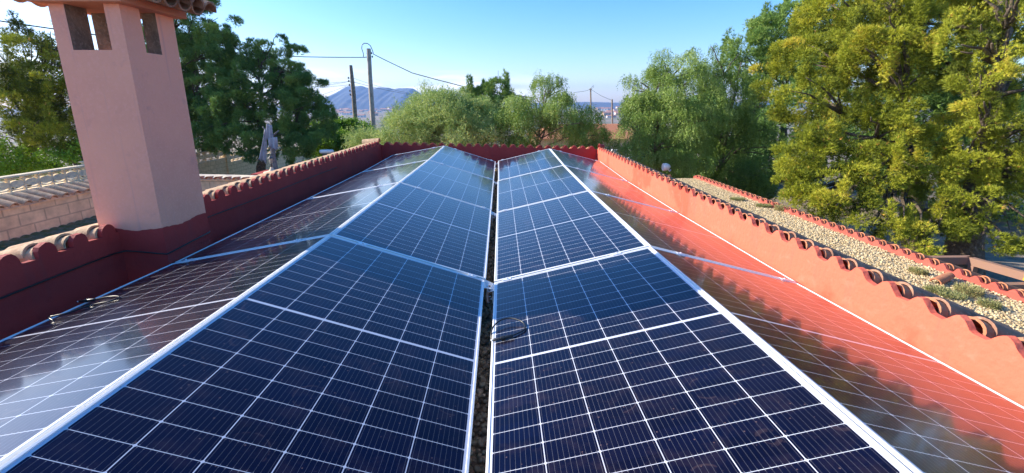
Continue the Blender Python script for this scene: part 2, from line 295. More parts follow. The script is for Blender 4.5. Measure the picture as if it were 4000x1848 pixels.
# houses of the town on the plain
WALLS=[mat('town_wall_white',(.72,.68,.62),.9),mat('town_wall_tan',(.55,.40,.28),.9),mat('town_wall_pink',(.60,.42,.34),.9)]
ROOFR=mat('town_roof',(.40,.20,.13),.9)
rd=random.Random(11)
HL={'white':'small white house with a red roof far off on the plain','tan':'small tan house with a red roof far off on the plain','pink':'small pink house with a red roof far off on the plain'}
hspots=[]
for i in range(64):
    px=rd.uniform(1290,1560) if i<40 else rd.uniform(2330,2430); py=rd.choice([rd.uniform(421,436),rd.uniform(432,462)])
    # march to the ground
    d=FW+RT*((px-1983.47)/FPX)+UP*((797.13-py)/FPX); t=60
    while t<3500:
        p=CAM+d*t
        if p.z<gz(p.x,p.y): break
        t+=4
    if t>3400 or p.y<150: continue
    hspots.append(p)
for p in hspots:
    if any((p-q).length<14 for q in hspots if q is not p and id(q)<id(p)): continue
    s=rd.uniform(.8,1.4)*(1+p.y/1400); k=rd.choice(['white','tan','pink','white']); W=WALLS[['white','tan','pink'].index(k)]
    h=thing('town_house',HL[k],'house',(p.x,p.y,gz(p.x,p.y)-.3),rd.uniform(-.6,.6),'houses far off on the plain')
    a,b2_,c=5*s,4*s,3.4*s
    MB().box((-a,-b2_,0),(a,b2_,c)).build('wall',W,h)
    MB().add([(-a*1.06,-b2_*1.06,c),(a*1.06,-b2_*1.06,c),(a*1.06,b2_*1.06,c),(-a*1.06,b2_*1.06,c),(-a*1.06,0,c*1.45),(a*1.06,0,c*1.45)],[(0,1,5,4),(2,3,4,5),(1,2,5),(3,0,4),(0,3,2,1)]).build('roof',ROOFR,h)
    for q in (-.45,.45): MB().box((q*a-.6*s,-b2_-.02,c*.35),(q*a+.6*s,-b2_+.05,c*.75)).build('window',DGREY,h)

# ---------------------------------------------------------------- foliage
def leaf_mesh(name,P,D,S,ln,wd,val,material,parent,tri=True):
    N=len(P); k=3 if tri else 4
    V=np.empty((N,k,3),np.float32)
    ln=np.asarray(ln)[:,None]; wd=np.asarray(wd)[:,None]
    if tri: V[:,0]=P-S*wd*.5; V[:,1]=P+S*wd*.5; V[:,2]=P+D*ln
    else: V[:,0]=P; V[:,1]=P+D*ln*.45+S*wd*.5; V[:,2]=P+D*ln; V[:,3]=P+D*ln*.45-S*wd*.5
    me=bpy.data.meshes.new(name); me.vertices.add(N*k); me.vertices.foreach_set('co',V.reshape(-1))
    me.loops.add(N*k); me.loops.foreach_set('vertex_index',np.arange(N*k,dtype=np.int32)); me.polygons.add(N); me.polygons.foreach_set('loop_start',np.arange(0,N*k,k,dtype=np.int32))
    me.update(calc_edges=True); at_=me.attributes.new('v','FLOAT','FACE'); at_.data.foreach_set('value',np.clip(val,0,1).astype(np.float32))
    me.materials.append(material); o=bpy.data.objects.new(name,me); col.objects.link(o); o.parent=parent; return o
def unit(a): return a/np.maximum(np.linalg.norm(a,axis=1,keepdims=True),1e-6)
def clumps(lobes,per,rs,rg,flat=.75,shell=.45):
    C=[];Rr=[];O=[];Z=[]
    for (c,r) in lobes:
        vol=r[0]*r[1]*r[2]; k=max(5,int(per*vol**(2/3)))
        d=unit(rg.normal(size=(k,3))); q=rg.uniform(shell,1,size=(k,1))**.7
        C.append(np.array(c)+d*q*np.array(r)); Rr.append(rg.uniform(*rs,size=k)); O.append(d*np.array([1,1,.8])+[0,0,.25])
    return np.concatenate(C),np.concatenate(Rr),unit(np.concatenate(O))
def crown(name,root,lobes,style,m,seed,per=14,rs=(.28,.6),tufts=42,size=1.0,shell=.45,bias=0,dens=1.9):
    rg=np.random.default_rng(seed); C,Rr,O=clumps(lobes,per,rs,rg,shell=shell)
    n=(tufts*dens*(Rr/np.mean(Rr))**2).astype(int)+4; idx=np.repeat(np.arange(len(C)),n); N=len(idx)
    d=unit(rg.normal(size=(N,3))+O[idx]*.9); q=rg.uniform(.35,1,size=(N,1))
    sp=(rg.random(len(C))<(.38 if style=='pine' else .15)); SH=np.where(sp[:,None],np.array([.52,.52,1.7]),np.array([1.15,1.15,.72]))
    P=C[idx]+d*q*(Rr[idx][:,None])*SH[idx]; cv=rg.normal(.42+bias,.16,size=len(C))[idx]
    if style=='pine':
        B=9; T=unit(d*.8+O[idx]*.4+np.array([0,0,.45])+rg.normal(size=(N,3))*.35)
        P2=np.repeat(P,B,0); T2=np.repeat(T,B,0); D=unit(T2+rg.normal(size=(N*B,3))*.42); S=unit(np.cross(D,rg.normal(size=(N*B,3))))
        v=np.repeat(cv+rg.normal(0,.09,N),B)+rg.normal(0,.04,N*B); rare=np.repeat(rg.random(N)<.006,B); v=np.where(rare,.98,np.minimum(v,.86))
        return leaf_mesh(name,P2+D*.01,D,S,rg.uniform(.10,.17,N*B)*size,rg.uniform(.012,.022,N*B)*size,v,m,root)
    if style=='pepper':
        B=16; ll=np.repeat(rg.uniform(.16,.52,N)*size,B); tt=np.tile(np.linspace(0,1,B),N); sw=np.repeat(unit(d*np.array([1,1,.1])),B,0)
        P2=np.repeat(P,B,0)+sw*(ll*.32*np.sqrt(tt))[:,None]+np.array([0,0,-1])*(ll*tt**1.25)[:,None]+rg.normal(size=(N*B,3))*.018
        D=unit(rg.normal(size=(N*B,3))*.55+sw*.4+np.array([0,0,-.75])); S=unit(np.cross(D,rg.normal(size=(N*B,3))))
        return leaf_mesh(name,P2,D,S,rg.uniform(.055,.10,N*B)*size,rg.uniform(.016,.028,N*B)*size,np.repeat(cv+rg.normal(0,.1,N),B)+rg.normal(0,.1,N*B),m,root,False)
    if style=='spray':
        B=12; T=unit(d*.7+np.array([0,0,.55])+rg.normal(size=(N,3))*.5); ll=np.repeat(rg.uniform(.18,.42,N)*size,B); tt=np.tile(np.linspace(0,1,B),N)
        P2=np.repeat(P,B,0)+np.repeat(T,B,0)*(ll*tt)[:,None]-np.array([0,0,1])*(ll*tt**2*.25)[:,None]
        D=unit(np.repeat(T,B,0)*.5+rg.normal(size=(N*B,3))*.7); S=unit(np.cross(D,rg.normal(size=(N*B,3))))
        return leaf_mesh(name,P2,D,S,rg.uniform(.05,.10,N*B)*size,rg.uniform(.009,.018,N*B)*size,np.repeat(cv+rg.normal(0,.12,N),B)+rg.normal(0,.12,N*B),m,root,False)
    B=7; P2=np.repeat(P,B,0)+rg.normal(size=(N*B,3))*.06*size; D=unit(rg.normal(size=(N*B,3))+np.array([0,0,.1])); S=unit(np.cross(D,rg.normal(size=(N*B,3))))
    return leaf_mesh(name,P2,D,S,rg.uniform(.05,.10,N*B)*size,rg.uniform(.03,.055,N*B)*size,np.repeat(cv,B)+rg.normal(0,.13,N*B),m,root,False)
def limb(mb,a,b,r0,r1,rr,n=7,wob=.08):
    a,b=Vector(a),Vector(b); L_=(b-a).length; pts=[];rs=[]
    for i in range(n):
        t=i/(n-1); e=Vector((rr.uniform(-1,1),rr.uniform(-1,1),rr.uniform(-.4,.4)))*wob*L_*math.sin(math.pi*t)*.6
        pts.append(a.lerp(b,t)+Vector((0,0,math.sin(math.pi*t)*.06*L_))+e); rs.append(r0+(r1-r0)*t**.8)
    mb.tube(pts,rs,8)
def tree(name,label,cat,base,lobes,style,m,seed,trunk=.22,group=None,bark=BARK,fork=.35,lean=(0,0),**kw):
    """lobes: (centre, radii) in world metres"""
    bx=Vector(base); t=thing(name,label,cat,bx,0,group); rr=random.Random(seed)
    L2=[(tuple(Vector(c)-bx),r) for c,r in lobes]
    crown('crown',t,L2,style,m,seed,**kw)
    top=max(L2,key=lambda l:l[0][2])[0]; ctr=Vector((sum(l[0][0] for l in L2)/len(L2),sum(l[0][1] for l in L2)/len(L2),top[2]))
    mb=MB(); f=Vector((ctr.x*fork+lean[0],ctr.y*fork+lean[1],ctr.z*fork))
    limb(mb,(0,0,-.3),f,trunk*1.25,trunk*.6,rr,8,.04); limb(mb,f,ctr,trunk*.34,trunk*.05,rr,8,.03)
    for c,r in L2:
        st=f.lerp(ctr,max(0,min(.75,(c[2]-f.z-.4)/max(.5,ctr.z-f.z)-.15)))
        limb(mb,st,Vector(c)+Vector((0,0,-.2*r[2])),trunk*.22,trunk*.06,rr,7,.09)
        for k in range(4):
            q=Vector(c)+Vector((rr.uniform(-.8,.8)*r[0],rr.uniform(-.8,.8)*r[1],rr.uniform(-.5,.8)*r[2])); limb(mb,st.lerp(Vector(c),.6),q,trunk*.16,.012,rr,5,.1)
    mb.build('trunk',bark,t,True); return t
def lobes(specs):     # (px,py,Y,rx_px,rz_px[,depth factor])
    o=[]
    for s in specs:
        px,py,Y,rx,rz=s[:5]; k=Y/FPX/FW.y; c=at(px,py,Y); o.append((tuple(c),(rx*k,max(rx,rz)*k*(s[5] if len(s)>5 else .9),rz*k)))
    return o
def gbase(px,Y): p=at(px,700,Y); return (p.x,p.y,gz(p.x,p.y))
def gb(x,y): return (x,y,gz(x,y))
#TREES
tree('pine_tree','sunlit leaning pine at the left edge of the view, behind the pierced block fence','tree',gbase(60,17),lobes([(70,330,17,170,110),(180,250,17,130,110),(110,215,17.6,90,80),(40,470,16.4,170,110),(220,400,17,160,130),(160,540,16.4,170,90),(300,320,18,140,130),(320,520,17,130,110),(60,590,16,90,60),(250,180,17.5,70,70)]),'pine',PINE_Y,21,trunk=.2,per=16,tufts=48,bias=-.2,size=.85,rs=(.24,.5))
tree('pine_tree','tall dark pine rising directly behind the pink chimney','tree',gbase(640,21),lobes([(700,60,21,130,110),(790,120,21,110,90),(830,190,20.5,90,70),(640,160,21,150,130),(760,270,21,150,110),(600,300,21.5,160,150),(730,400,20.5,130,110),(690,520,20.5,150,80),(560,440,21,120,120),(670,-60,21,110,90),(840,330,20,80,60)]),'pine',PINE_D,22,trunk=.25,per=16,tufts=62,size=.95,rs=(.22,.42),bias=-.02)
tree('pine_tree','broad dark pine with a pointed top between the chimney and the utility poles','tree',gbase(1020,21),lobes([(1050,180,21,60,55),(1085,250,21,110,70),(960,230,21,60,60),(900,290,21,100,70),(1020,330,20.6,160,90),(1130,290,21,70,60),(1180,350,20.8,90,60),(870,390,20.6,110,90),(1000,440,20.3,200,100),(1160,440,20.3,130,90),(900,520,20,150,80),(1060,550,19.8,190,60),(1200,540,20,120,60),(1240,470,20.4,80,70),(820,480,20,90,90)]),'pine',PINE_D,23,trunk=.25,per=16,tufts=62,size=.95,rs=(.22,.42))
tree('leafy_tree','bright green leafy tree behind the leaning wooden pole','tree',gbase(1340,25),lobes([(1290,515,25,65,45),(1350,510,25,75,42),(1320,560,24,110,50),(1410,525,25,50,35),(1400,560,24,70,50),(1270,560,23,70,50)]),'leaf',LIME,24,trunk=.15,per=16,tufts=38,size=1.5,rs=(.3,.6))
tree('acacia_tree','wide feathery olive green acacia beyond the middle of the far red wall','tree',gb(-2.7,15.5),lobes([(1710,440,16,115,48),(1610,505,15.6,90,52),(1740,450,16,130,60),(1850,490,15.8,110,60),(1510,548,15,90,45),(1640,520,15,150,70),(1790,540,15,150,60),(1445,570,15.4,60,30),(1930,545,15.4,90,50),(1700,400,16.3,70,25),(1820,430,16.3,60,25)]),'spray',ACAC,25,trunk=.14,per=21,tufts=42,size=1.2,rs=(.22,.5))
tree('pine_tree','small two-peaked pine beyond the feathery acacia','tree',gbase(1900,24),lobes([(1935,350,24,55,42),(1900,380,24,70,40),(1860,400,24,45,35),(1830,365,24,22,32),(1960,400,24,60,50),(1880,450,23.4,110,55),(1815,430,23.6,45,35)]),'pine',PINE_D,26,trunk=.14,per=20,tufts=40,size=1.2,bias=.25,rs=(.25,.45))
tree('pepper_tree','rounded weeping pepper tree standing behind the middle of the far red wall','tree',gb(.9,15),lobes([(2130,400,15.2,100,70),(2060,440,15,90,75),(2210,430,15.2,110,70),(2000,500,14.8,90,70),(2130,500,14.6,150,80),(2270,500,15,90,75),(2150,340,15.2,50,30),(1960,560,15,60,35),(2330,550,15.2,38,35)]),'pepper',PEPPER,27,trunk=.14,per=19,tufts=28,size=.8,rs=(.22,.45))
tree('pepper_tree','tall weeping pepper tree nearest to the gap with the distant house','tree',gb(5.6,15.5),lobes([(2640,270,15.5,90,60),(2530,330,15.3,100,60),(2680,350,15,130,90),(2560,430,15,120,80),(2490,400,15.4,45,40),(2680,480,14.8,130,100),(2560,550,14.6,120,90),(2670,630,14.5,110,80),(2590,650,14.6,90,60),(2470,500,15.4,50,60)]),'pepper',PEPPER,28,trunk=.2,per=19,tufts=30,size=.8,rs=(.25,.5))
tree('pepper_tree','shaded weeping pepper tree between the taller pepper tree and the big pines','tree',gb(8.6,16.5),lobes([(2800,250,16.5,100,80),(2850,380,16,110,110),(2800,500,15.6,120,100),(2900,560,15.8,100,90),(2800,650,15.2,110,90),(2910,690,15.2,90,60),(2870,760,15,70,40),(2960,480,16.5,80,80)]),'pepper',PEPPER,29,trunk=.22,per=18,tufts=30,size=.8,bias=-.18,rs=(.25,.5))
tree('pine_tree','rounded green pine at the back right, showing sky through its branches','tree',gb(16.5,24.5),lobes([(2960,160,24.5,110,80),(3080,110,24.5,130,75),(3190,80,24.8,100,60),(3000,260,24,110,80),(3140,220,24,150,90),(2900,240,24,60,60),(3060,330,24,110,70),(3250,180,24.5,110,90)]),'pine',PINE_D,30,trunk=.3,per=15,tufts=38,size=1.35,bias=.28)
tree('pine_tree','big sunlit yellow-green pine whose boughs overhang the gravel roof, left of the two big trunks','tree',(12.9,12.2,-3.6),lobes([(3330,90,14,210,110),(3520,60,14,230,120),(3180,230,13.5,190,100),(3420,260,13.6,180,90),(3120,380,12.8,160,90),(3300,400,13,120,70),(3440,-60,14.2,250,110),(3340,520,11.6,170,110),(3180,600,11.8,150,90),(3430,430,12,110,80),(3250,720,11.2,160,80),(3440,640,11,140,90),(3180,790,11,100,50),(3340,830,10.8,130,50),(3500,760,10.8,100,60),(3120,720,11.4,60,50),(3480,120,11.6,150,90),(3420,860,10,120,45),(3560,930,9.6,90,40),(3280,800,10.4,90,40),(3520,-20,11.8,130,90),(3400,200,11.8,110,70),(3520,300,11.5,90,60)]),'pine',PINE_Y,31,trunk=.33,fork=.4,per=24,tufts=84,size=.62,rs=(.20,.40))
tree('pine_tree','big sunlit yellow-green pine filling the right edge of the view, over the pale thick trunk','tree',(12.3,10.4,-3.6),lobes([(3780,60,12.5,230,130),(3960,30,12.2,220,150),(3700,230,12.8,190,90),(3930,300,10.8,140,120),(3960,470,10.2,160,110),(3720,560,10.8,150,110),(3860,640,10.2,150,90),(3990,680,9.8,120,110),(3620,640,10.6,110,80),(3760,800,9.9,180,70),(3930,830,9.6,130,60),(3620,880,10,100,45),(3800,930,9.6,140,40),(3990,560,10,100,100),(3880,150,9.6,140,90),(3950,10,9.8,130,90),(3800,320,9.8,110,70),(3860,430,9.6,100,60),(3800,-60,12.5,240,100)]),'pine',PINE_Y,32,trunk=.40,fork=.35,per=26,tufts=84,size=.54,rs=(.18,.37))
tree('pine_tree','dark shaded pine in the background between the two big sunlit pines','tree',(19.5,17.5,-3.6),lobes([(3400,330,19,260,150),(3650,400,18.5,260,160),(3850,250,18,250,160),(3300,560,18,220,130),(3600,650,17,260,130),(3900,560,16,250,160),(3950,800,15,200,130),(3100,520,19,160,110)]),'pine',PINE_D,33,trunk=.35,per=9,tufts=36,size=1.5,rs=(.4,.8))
tree('leafy_tree','dense dark green tree mass standing behind the two tall pepper trees','tree',gb(9.5,24),lobes([(2560,520,24,100,90),(2700,470,24,150,110),(2850,500,24,150,120),(2620,620,23,120,80),(2760,620,23,150,90),(2920,620,22,110,80),(2980,450,24,90,80)]),'leaf',PINE_D,35,trunk=.2,per=11,tufts=36,size=1.6,bias=-.4,rs=(.35,.7))
# low bushes
def bush(label,px,py,Y,rx,rz,m,style,seed,**kw):
    b=gbase(px,Y); t=thing('bush',label,'bush',b); lb=lobes([(px,py,Y,rx,rz)]); crown('foliage',t,[(tuple(Vector(lb[0][0])-Vector(b)),lb[0][1])],style,m,seed,shell=.1,**kw)
    mb=MB(); rr=random.Random(seed); c=Vector(lb[0][0])-Vector(b)
    for k in range(4): limb(mb,(0,0,-.2),c+Vector((rr.uniform(-.5,.5)*lb[0][1][0],0,rr.uniform(-.3,.6)*lb[0][1][2])),.06,.02,rr)
    mb.build('stem',BARK,t,True); return t
bush('lime green bush at the lower left edge, seen over the pierced block fence',40,640,15.5,110,60,LIME,'leaf',41,per=26,tufts=40,size=1.1)
bush('yellow-green bush at the fence foot below the leaning left pine',330,620,16,110,50,LIME,'leaf',44,per=26,tufts=30,size=1.1,bias=-.1)
bush('mixed green shrub at the foot of the leaning wooden pole',1450,560,20,70,50,ACAC,'spray',42,per=30,tufts=40)
bush('dark shrub under the weeping pepper trees, behind the low red wall',2760,720,17,240,80,PEPPER,'leaf',43,per=20,tufts=40,size=1.3,bias=-.3)
tree('pine_tree','big pine standing just outside the right edge, reflected in the right hand panels','tree',(12.5,4.6,-3.6),[((11.3,7.5,1.0),(1.2,.8,1.2)),((10.3,6.7,.6),(1.0,.8,1.1)),((10.9,6.3,1.0),(1.5,.9,1.2)),((11.0,5.6,.2),(1.5,1.1,1.0)),((10.5,5.2,1.8),(1.9,1.3,1.3)),((11,4.0,2.2),(2.0,1.6,1.4)),((10.5,4.4,4.2),(2.2,1.6,1.6)),((12.4,5.4,3.6),(1.8,1.4,1.5)),((10.8,3.2,.4),(1.8,1.6,1.1)),((12,2.5,3.6),(2.2,1.8,1.6)),((12.4,4,6),(2.2,1.6,1.5))],'pine',PINE_Y,34,trunk=.35,per=10,tufts=50,size=.8,rs=(.3,.6))
#STRUCT
# ---------------------------------------------------------------- our house and its roof
XL,XR=-2.5,2.36
hb=thing('house','rendered house body carrying the gravel roof, the red parapets and the solar panels','house',(0,0,-3.6))
MB().box((XL-.20,-3,-.35),(XR+.2,9.55,3.06)).build('wall',PINK,hb)
rd_=MB(); rd_.v=[(XL-.05,-3,0),(XR+.05,-3,0),(XR+.05,9.84,0),(XL-.05,9.6,0)]; rd_.f=[(0,1,2,3)]; rd_.m=[0]; o=rd_.build('gravel_roof',GRAVB,loc=(0,0,-.53)); tag(o,kind='structure')
# real loose stones along the gap between the panel rows
def pebbles(name,n,x0,x1,y0,y1,z,s0,s1,m,seed,parent=None):
    rr=np.random.default_rng(seed); ico=np.array([(0,0,1),(.9,0,.1),(0,.9,-.1),(-.9,0,.1),(0,-.9,-.1),(0,0,-1),(.6,.6,.45),(-.6,.6,.4),(-.6,-.6,.45),(.6,-.6,.4)],float)
    F=[(0,6,7),(0,7,8),(0,8,9),(0,9,6),(6,1,2),(6,2,7),(7,2,3),(7,3,8),(8,3,4),(8,4,9),(9,4,1),(9,1,6),(5,2,1),(5,3,2),(5,4,3),(5,1,4)]
    k=len(ico); c=np.stack([rr.uniform(x0,x1,n),rr.uniform(y0,y1,n),np.full(n,z)+rr.uniform(0,s1*.5,n)],1); sc=rr.uniform(s0,s1,(n,1,1))*rr.uniform(.55,1.2,(n,1,3))
    an=rr.uniform(0,6.28,n); V=ico[None]*(1+rr.uniform(-.22,.22,(n,k,1)))*sc; ca,sa=np.cos(an)[:,None],np.sin(an)[:,None]
    x=V[:,:,0]*ca-V[:,:,1]*sa; y=V[:,:,0]*sa+V[:,:,1]*ca; V=np.stack([x,y,V[:,:,2]],2)+c[:,None]
    me=bpy.data.meshes.new(name); F=np.array(F,np.int32); A=(F[None]+np.arange(n)[:,None,None]*k).reshape(-1)
    me.vertices.add(n*k); me.vertices.foreach_set('co',V.reshape(-1)); me.loops.add(len(A)); me.loops.foreach_set('vertex_index',A.astype(np.int32)); me.polygons.add(len(A)//3); me.polygons.foreach_set('loop_start',np.arange(0,len(A),3,dtype=np.int32)); me.update(calc_edges=True)
    at_=me.attributes.new('v','FLOAT','FACE'); at_.data.foreach_set('value',np.repeat(rr.random(n),len(F)).astype(np.float32)); me.materials.append(m)
    o=bpy.data.objects.new(name,me); col.objects.link(o); return o
def stonemat(name,stops):
    m=leafmat(name,stops,0,.2); return m
o=pebbles('gravel',7000,-.06,.24,.6,9.6,-.53,.010,.022,stonemat('brown_stones',[(.22,.15,.10),(.38,.28,.18),(.52,.40,.27),(.30,.21,.14)]),5); tag(o,'loose brown gravel in the gap between the panel rows',None,None,'stuff')

def parapet(label,p0,p1,zg0,zg1,zb,inward,outlen,slope,pitch,m,tm,tm2,th=.2,r=.052,rt=.072,phase=.5,second=True,gap=.0,coff=0.0,seed=1,end0=False,tmr=None,wave=0):
    """wall from p0 to p1 (xy of the inner face foot); inward = unit xy pointing into the terrace. Clay tiles cap it and slope outwards."""
    rr=random.Random(seed); p0,p1=Vector((*p0,0)),Vector((*p1,0)); ax=(p1-p0); Lg=ax.length; ax.normalize(); inw=Vector((*inward,0)).normalized()
    t=thing('parapet_wall',label,'wall',tuple(p0+Vector((0,0,zb))))
    nt_=int(Lg/pitch); off=(Lg-nt_*pitch)/2
    zg=lambda s: zg0+(zg1-zg0)*s/Lg-zb
    # wall body with scalloped head at the inner face
    prof=[(0,zg(0))]
    for i in range(nt_):
        c=off+(i+phase)*pitch; rj=r*rr.uniform(.94,1.06)
        if wave:
            hh=wave*rr.uniform(.9,1.1); wd=pitch*rr.uniform(.33,.38)
            for k in range(11):
                u_=-1+k/5; prof.append((c+u_*wd,zg(c)+hh*(.5+.5*math.cos(math.pi*u_))**.75+rr.uniform(-.004,.004)))
            continue
        for k in range(9):
            q=math.pi*(1-k/8); prof.append((c+math.cos(q)*rj,zg(c)+max(0,math.sin(q))**.8*rj*1.38*(1 if k not in(0,8) else 0)+rr.uniform(-.003,.003)))
        prof.append((c+pitch*.5,zg(c)-.004+rr.uniform(-.006,.004)))
    prof.append((Lg,zg(Lg)))
    n=len(prof); T=.035; vs=[]; 
    for d in (0,-T):
        vs+= [ax*s+inw*d+Vector((0,0,z)) for s,z in prof]; vs+= [ax*s+inw*d for s,z in prof]
    fs=[]
    for i in range(n-1):
        fs+= [(i,n+i,n+i+1,i+1),(2*n+i+1,3*n+i+1,3*n+i,2*n+i),(i,i+1,2*n+i+1,2*n+i)]
    mb=MB().add(vs,fs)
    a=ax*0-inw*T; zz=min(zg(0),zg(Lg))-.02
    v=[]
    for z0,z1 in ((0,0),(zg(0)-.03,zg(Lg)-.03)):
        v+= [a+Vector((0,0,z0)),a+ax*Lg+Vector((0,0,z1)),a+ax*Lg-inw*(th-T)+Vector((0,0,z1)),a-inw*(th-T)+Vector((0,0,z0))]
    mb.hexa(v); w_=mb.build('wall',m,t)
    # tiles
    tb=MB(); tc_=MB()
    dwn=lambda l: -l*slope
    for i in range(nt_+1):
        c=off+(i+phase)*pitch
        if i<nt_:
            rj=rt*rr.uniform(.96,1.05); s0=-.022-gap; s1=-(outlen*.5)-.03; s2=-outlen*rr.uniform(.97,1.03); yaw=rr.uniform(-.012,.012)
            def P(s,z=0): return ax*(c+yaw)+inw*s+Vector((0,0,zg(c)+z+dwn(-s)+coff))
            tb.barrel(P(s0,.004),P(s1,.0),ax,rj,rj*.94,seg=9,mi=1)
            tb.barrel(P(s0-.05,.020),P(s2,.006),ax,rj*1.02,rj*1.06,seg=9)
        c2=off+(i+phase-.5)*pitch
        if 0<c2<Lg:
            Q=lambda s,z=0: ax*c2+inw*s+Vector((0,0,zg(min(c2,Lg))+z+dwn(-s)+.030+coff))
            tc_.barrel(Q(-.04,.0),Q(-outlen*.97,.0),ax,pitch*.5+.012,pitch*.5+.006,inv=True,seg=8)
    tb.build('tile_coping',[tm,tmr or tm],t,True,angle=40); tc_.build('tile_channel',tm2,t,True,angle=40)
    return t
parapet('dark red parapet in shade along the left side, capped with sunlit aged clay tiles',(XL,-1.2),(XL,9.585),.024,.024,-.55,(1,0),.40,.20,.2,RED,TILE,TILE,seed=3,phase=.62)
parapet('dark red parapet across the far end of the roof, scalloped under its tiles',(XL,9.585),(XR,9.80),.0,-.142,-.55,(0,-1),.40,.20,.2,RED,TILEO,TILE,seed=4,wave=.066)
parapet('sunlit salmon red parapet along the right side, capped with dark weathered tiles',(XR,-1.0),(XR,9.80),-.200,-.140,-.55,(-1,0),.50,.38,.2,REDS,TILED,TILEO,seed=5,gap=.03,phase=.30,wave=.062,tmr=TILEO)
for (x,y,s,lab) in ((XL,9.585,1,'clay ridge tile on the far left corner of the parapets'),(XR,9.80,-1,'red clay ridge tile on the far right corner of the parapets')):
    z0=.03 if s>0 else -.13; t=MB().barrel((x-s*.02,y-.02,z0+.03),(x-s*(.42 if s>0 else .16),y+.10,z0-.0),(0,1,0),.10,.095,seg=10); tag(t.build('corner_tile',TILE if s>0 else RED,None,True,angle=40),lab,'roof tile')

# lower gravel roof on the right with its outer parapet
lr=MB().box((XR+.2,-1,-2.3),(5.98,12.45,0)).build('lower_roof_body',PINK,loc=(0,0,-1.29)); tag(lr,'lower side building under the pale gravel roof','building')
gr=MB(); gr.v=[(XR+.2,-1,0),(5.92,-1,0),(5.92,12.4,0),(XR+.2,12.4,0)]; gr.f=[(0,1,2,3)]; gr.m=[0]; o=gr.build('pale_gravel_roof',GRAVW,loc=(0,0,-1.275)); tag(o,kind='structure')
o=pebbles('gravel',46000,XR+.3,5.9,2.6,12.2,-1.277,.006,.019,stonemat('pale_stones',[(.40,.29,.15),(.64,.51,.29),(.52,.40,.22),(.74,.63,.41),(.30,.20,.11)]),6); tag(o,'loose pale pebbles covering the lower side roof',None,None,'stuff')
parapet('low red outer wall edging the pale gravel roof, topped by a row of clay tiles',(5.88,-1),(5.88,12.5),-1.215,-1.235,-1.45,(-1,0),.34,.30,.2,RED2,TILEO,TILED,seed=8,gap=.02,wave=.06)
for (px,py,lab) in ((3678,1094,'loose orange clay tile lying on the gravel against the low red wall'),(2600,694,'broken orange clay tile near the white lamp at the far end of the gravel roof'),):
    d=FW+RT*((px-1983.47)/FPX)+UP*((797.13-py)/FPX); k=(-1.25-CAM.z)/d.z; p=CAM+d*k
    o=MB().barrel((-.16,-.08,0),(.16,.06,.03),(-.3,.95,0),.062,.052,seg=10).build('loose_tile',TILEO,None,True,loc=tuple(p),angle=40); tag(o,lab,'roof tile')
# little plants rooted in the gravel
for i,(px,py,s,lab) in enumerate([(3780,1150,.16,'largest green tuft on the gravel roof, casting a short blue shadow'),(3660,1140,.12,'blue-green succulent patch left of the largest tuft on the gravel roof'),(3720,1162,.12,'low succulent patch just below the largest tuft on the gravel roof'),(3050,822,.16,'tallest dry green plant along the far part of the gravel roof'),(2985,808,.15,'low greenish weed patch beside the tallest dry plant on the gravel roof'),(2880,782,.14,'yellowish weed patch farthest along the gravel roof'),(3580,1068,.10,'small dry tuft near the low red wall'),(3860,1200,.11,'thin green weed near the right edge of the gravel roof'),(3600,1072,.07,'tiny brown weed beside the small dry tuft')]):
    d=FW+RT*((px-1983.47)/FPX)+UP*((797.13-py)/FPX); k=(-1.27-CAM.z)/d.z; p=CAM+d*k; rg=np.random.default_rng(60+i)
    t=thing('succulent_plant',lab,'plant',tuple(p)); s*=.72; N=int(900*(s/.10)**2); a=rg.uniform(0,6.28,N); q=np.sqrt(rg.random(N))*s
    wide=1.5 if 'patch' in lab else 1.0; hh=.5 if 'patch' in lab else 1.0
    P=np.stack([np.cos(a)*q*wide,np.sin(a)*q,rg.random(N)*s*.75*hh],1); D=unit(np.stack([np.cos(a)*.5,np.sin(a)*.5,rg.uniform(.4,1.3,N)],1)+rg.normal(size=(N,3))*.3); S=unit(np.cross(D,rg.normal(size=(N,3))))
    leaf_mesh('foliage',P,D,S,rg.uniform(.02,.05,N),rg.uniform(.006,.011,N),rg.normal(.4+.25*(i%3==0),.2,N),HERB,t,False)
    mb=MB(); rr=random.Random(i)
    for k in range(5): limb(mb,(0,0,-.01),(rr.uniform(-.6,.6)*s,rr.uniform(-.6,.6)*s,s*.6*hh),.006,.002,rr,4)
    mb.build('stem',BARK,t)
# white lamp
p=at(2606,653,13.6); t=thing('flood_lamp','white round lamp on a short bracket at the far end of the gravel roof','lamp',(p.x,p.y,-1.2))
hz=p.z+1.2
mb=MB(); seg=14
for (x,r_) in (): pass
mb.tube([(-.14,0,hz),(-.12,0,hz),(-.02,0,hz+.01),(.06,0,hz+.01),(.10,0,hz)],[.115,.125,.12,.08,.03],16); mb.build('lamp_head',WHITEP,t,True,angle=50)
MB().tube([(.03,0,hz-.05),(.09,0,hz-.14),(.13,0,0)],.022,8).build('bracket',STEEL,t,True)
MB().tube([(-.146,0,hz),(-.139,0,hz)],.1,16).build('lens',mat('lamp_glass',(.75,.78,.8),.15),t)

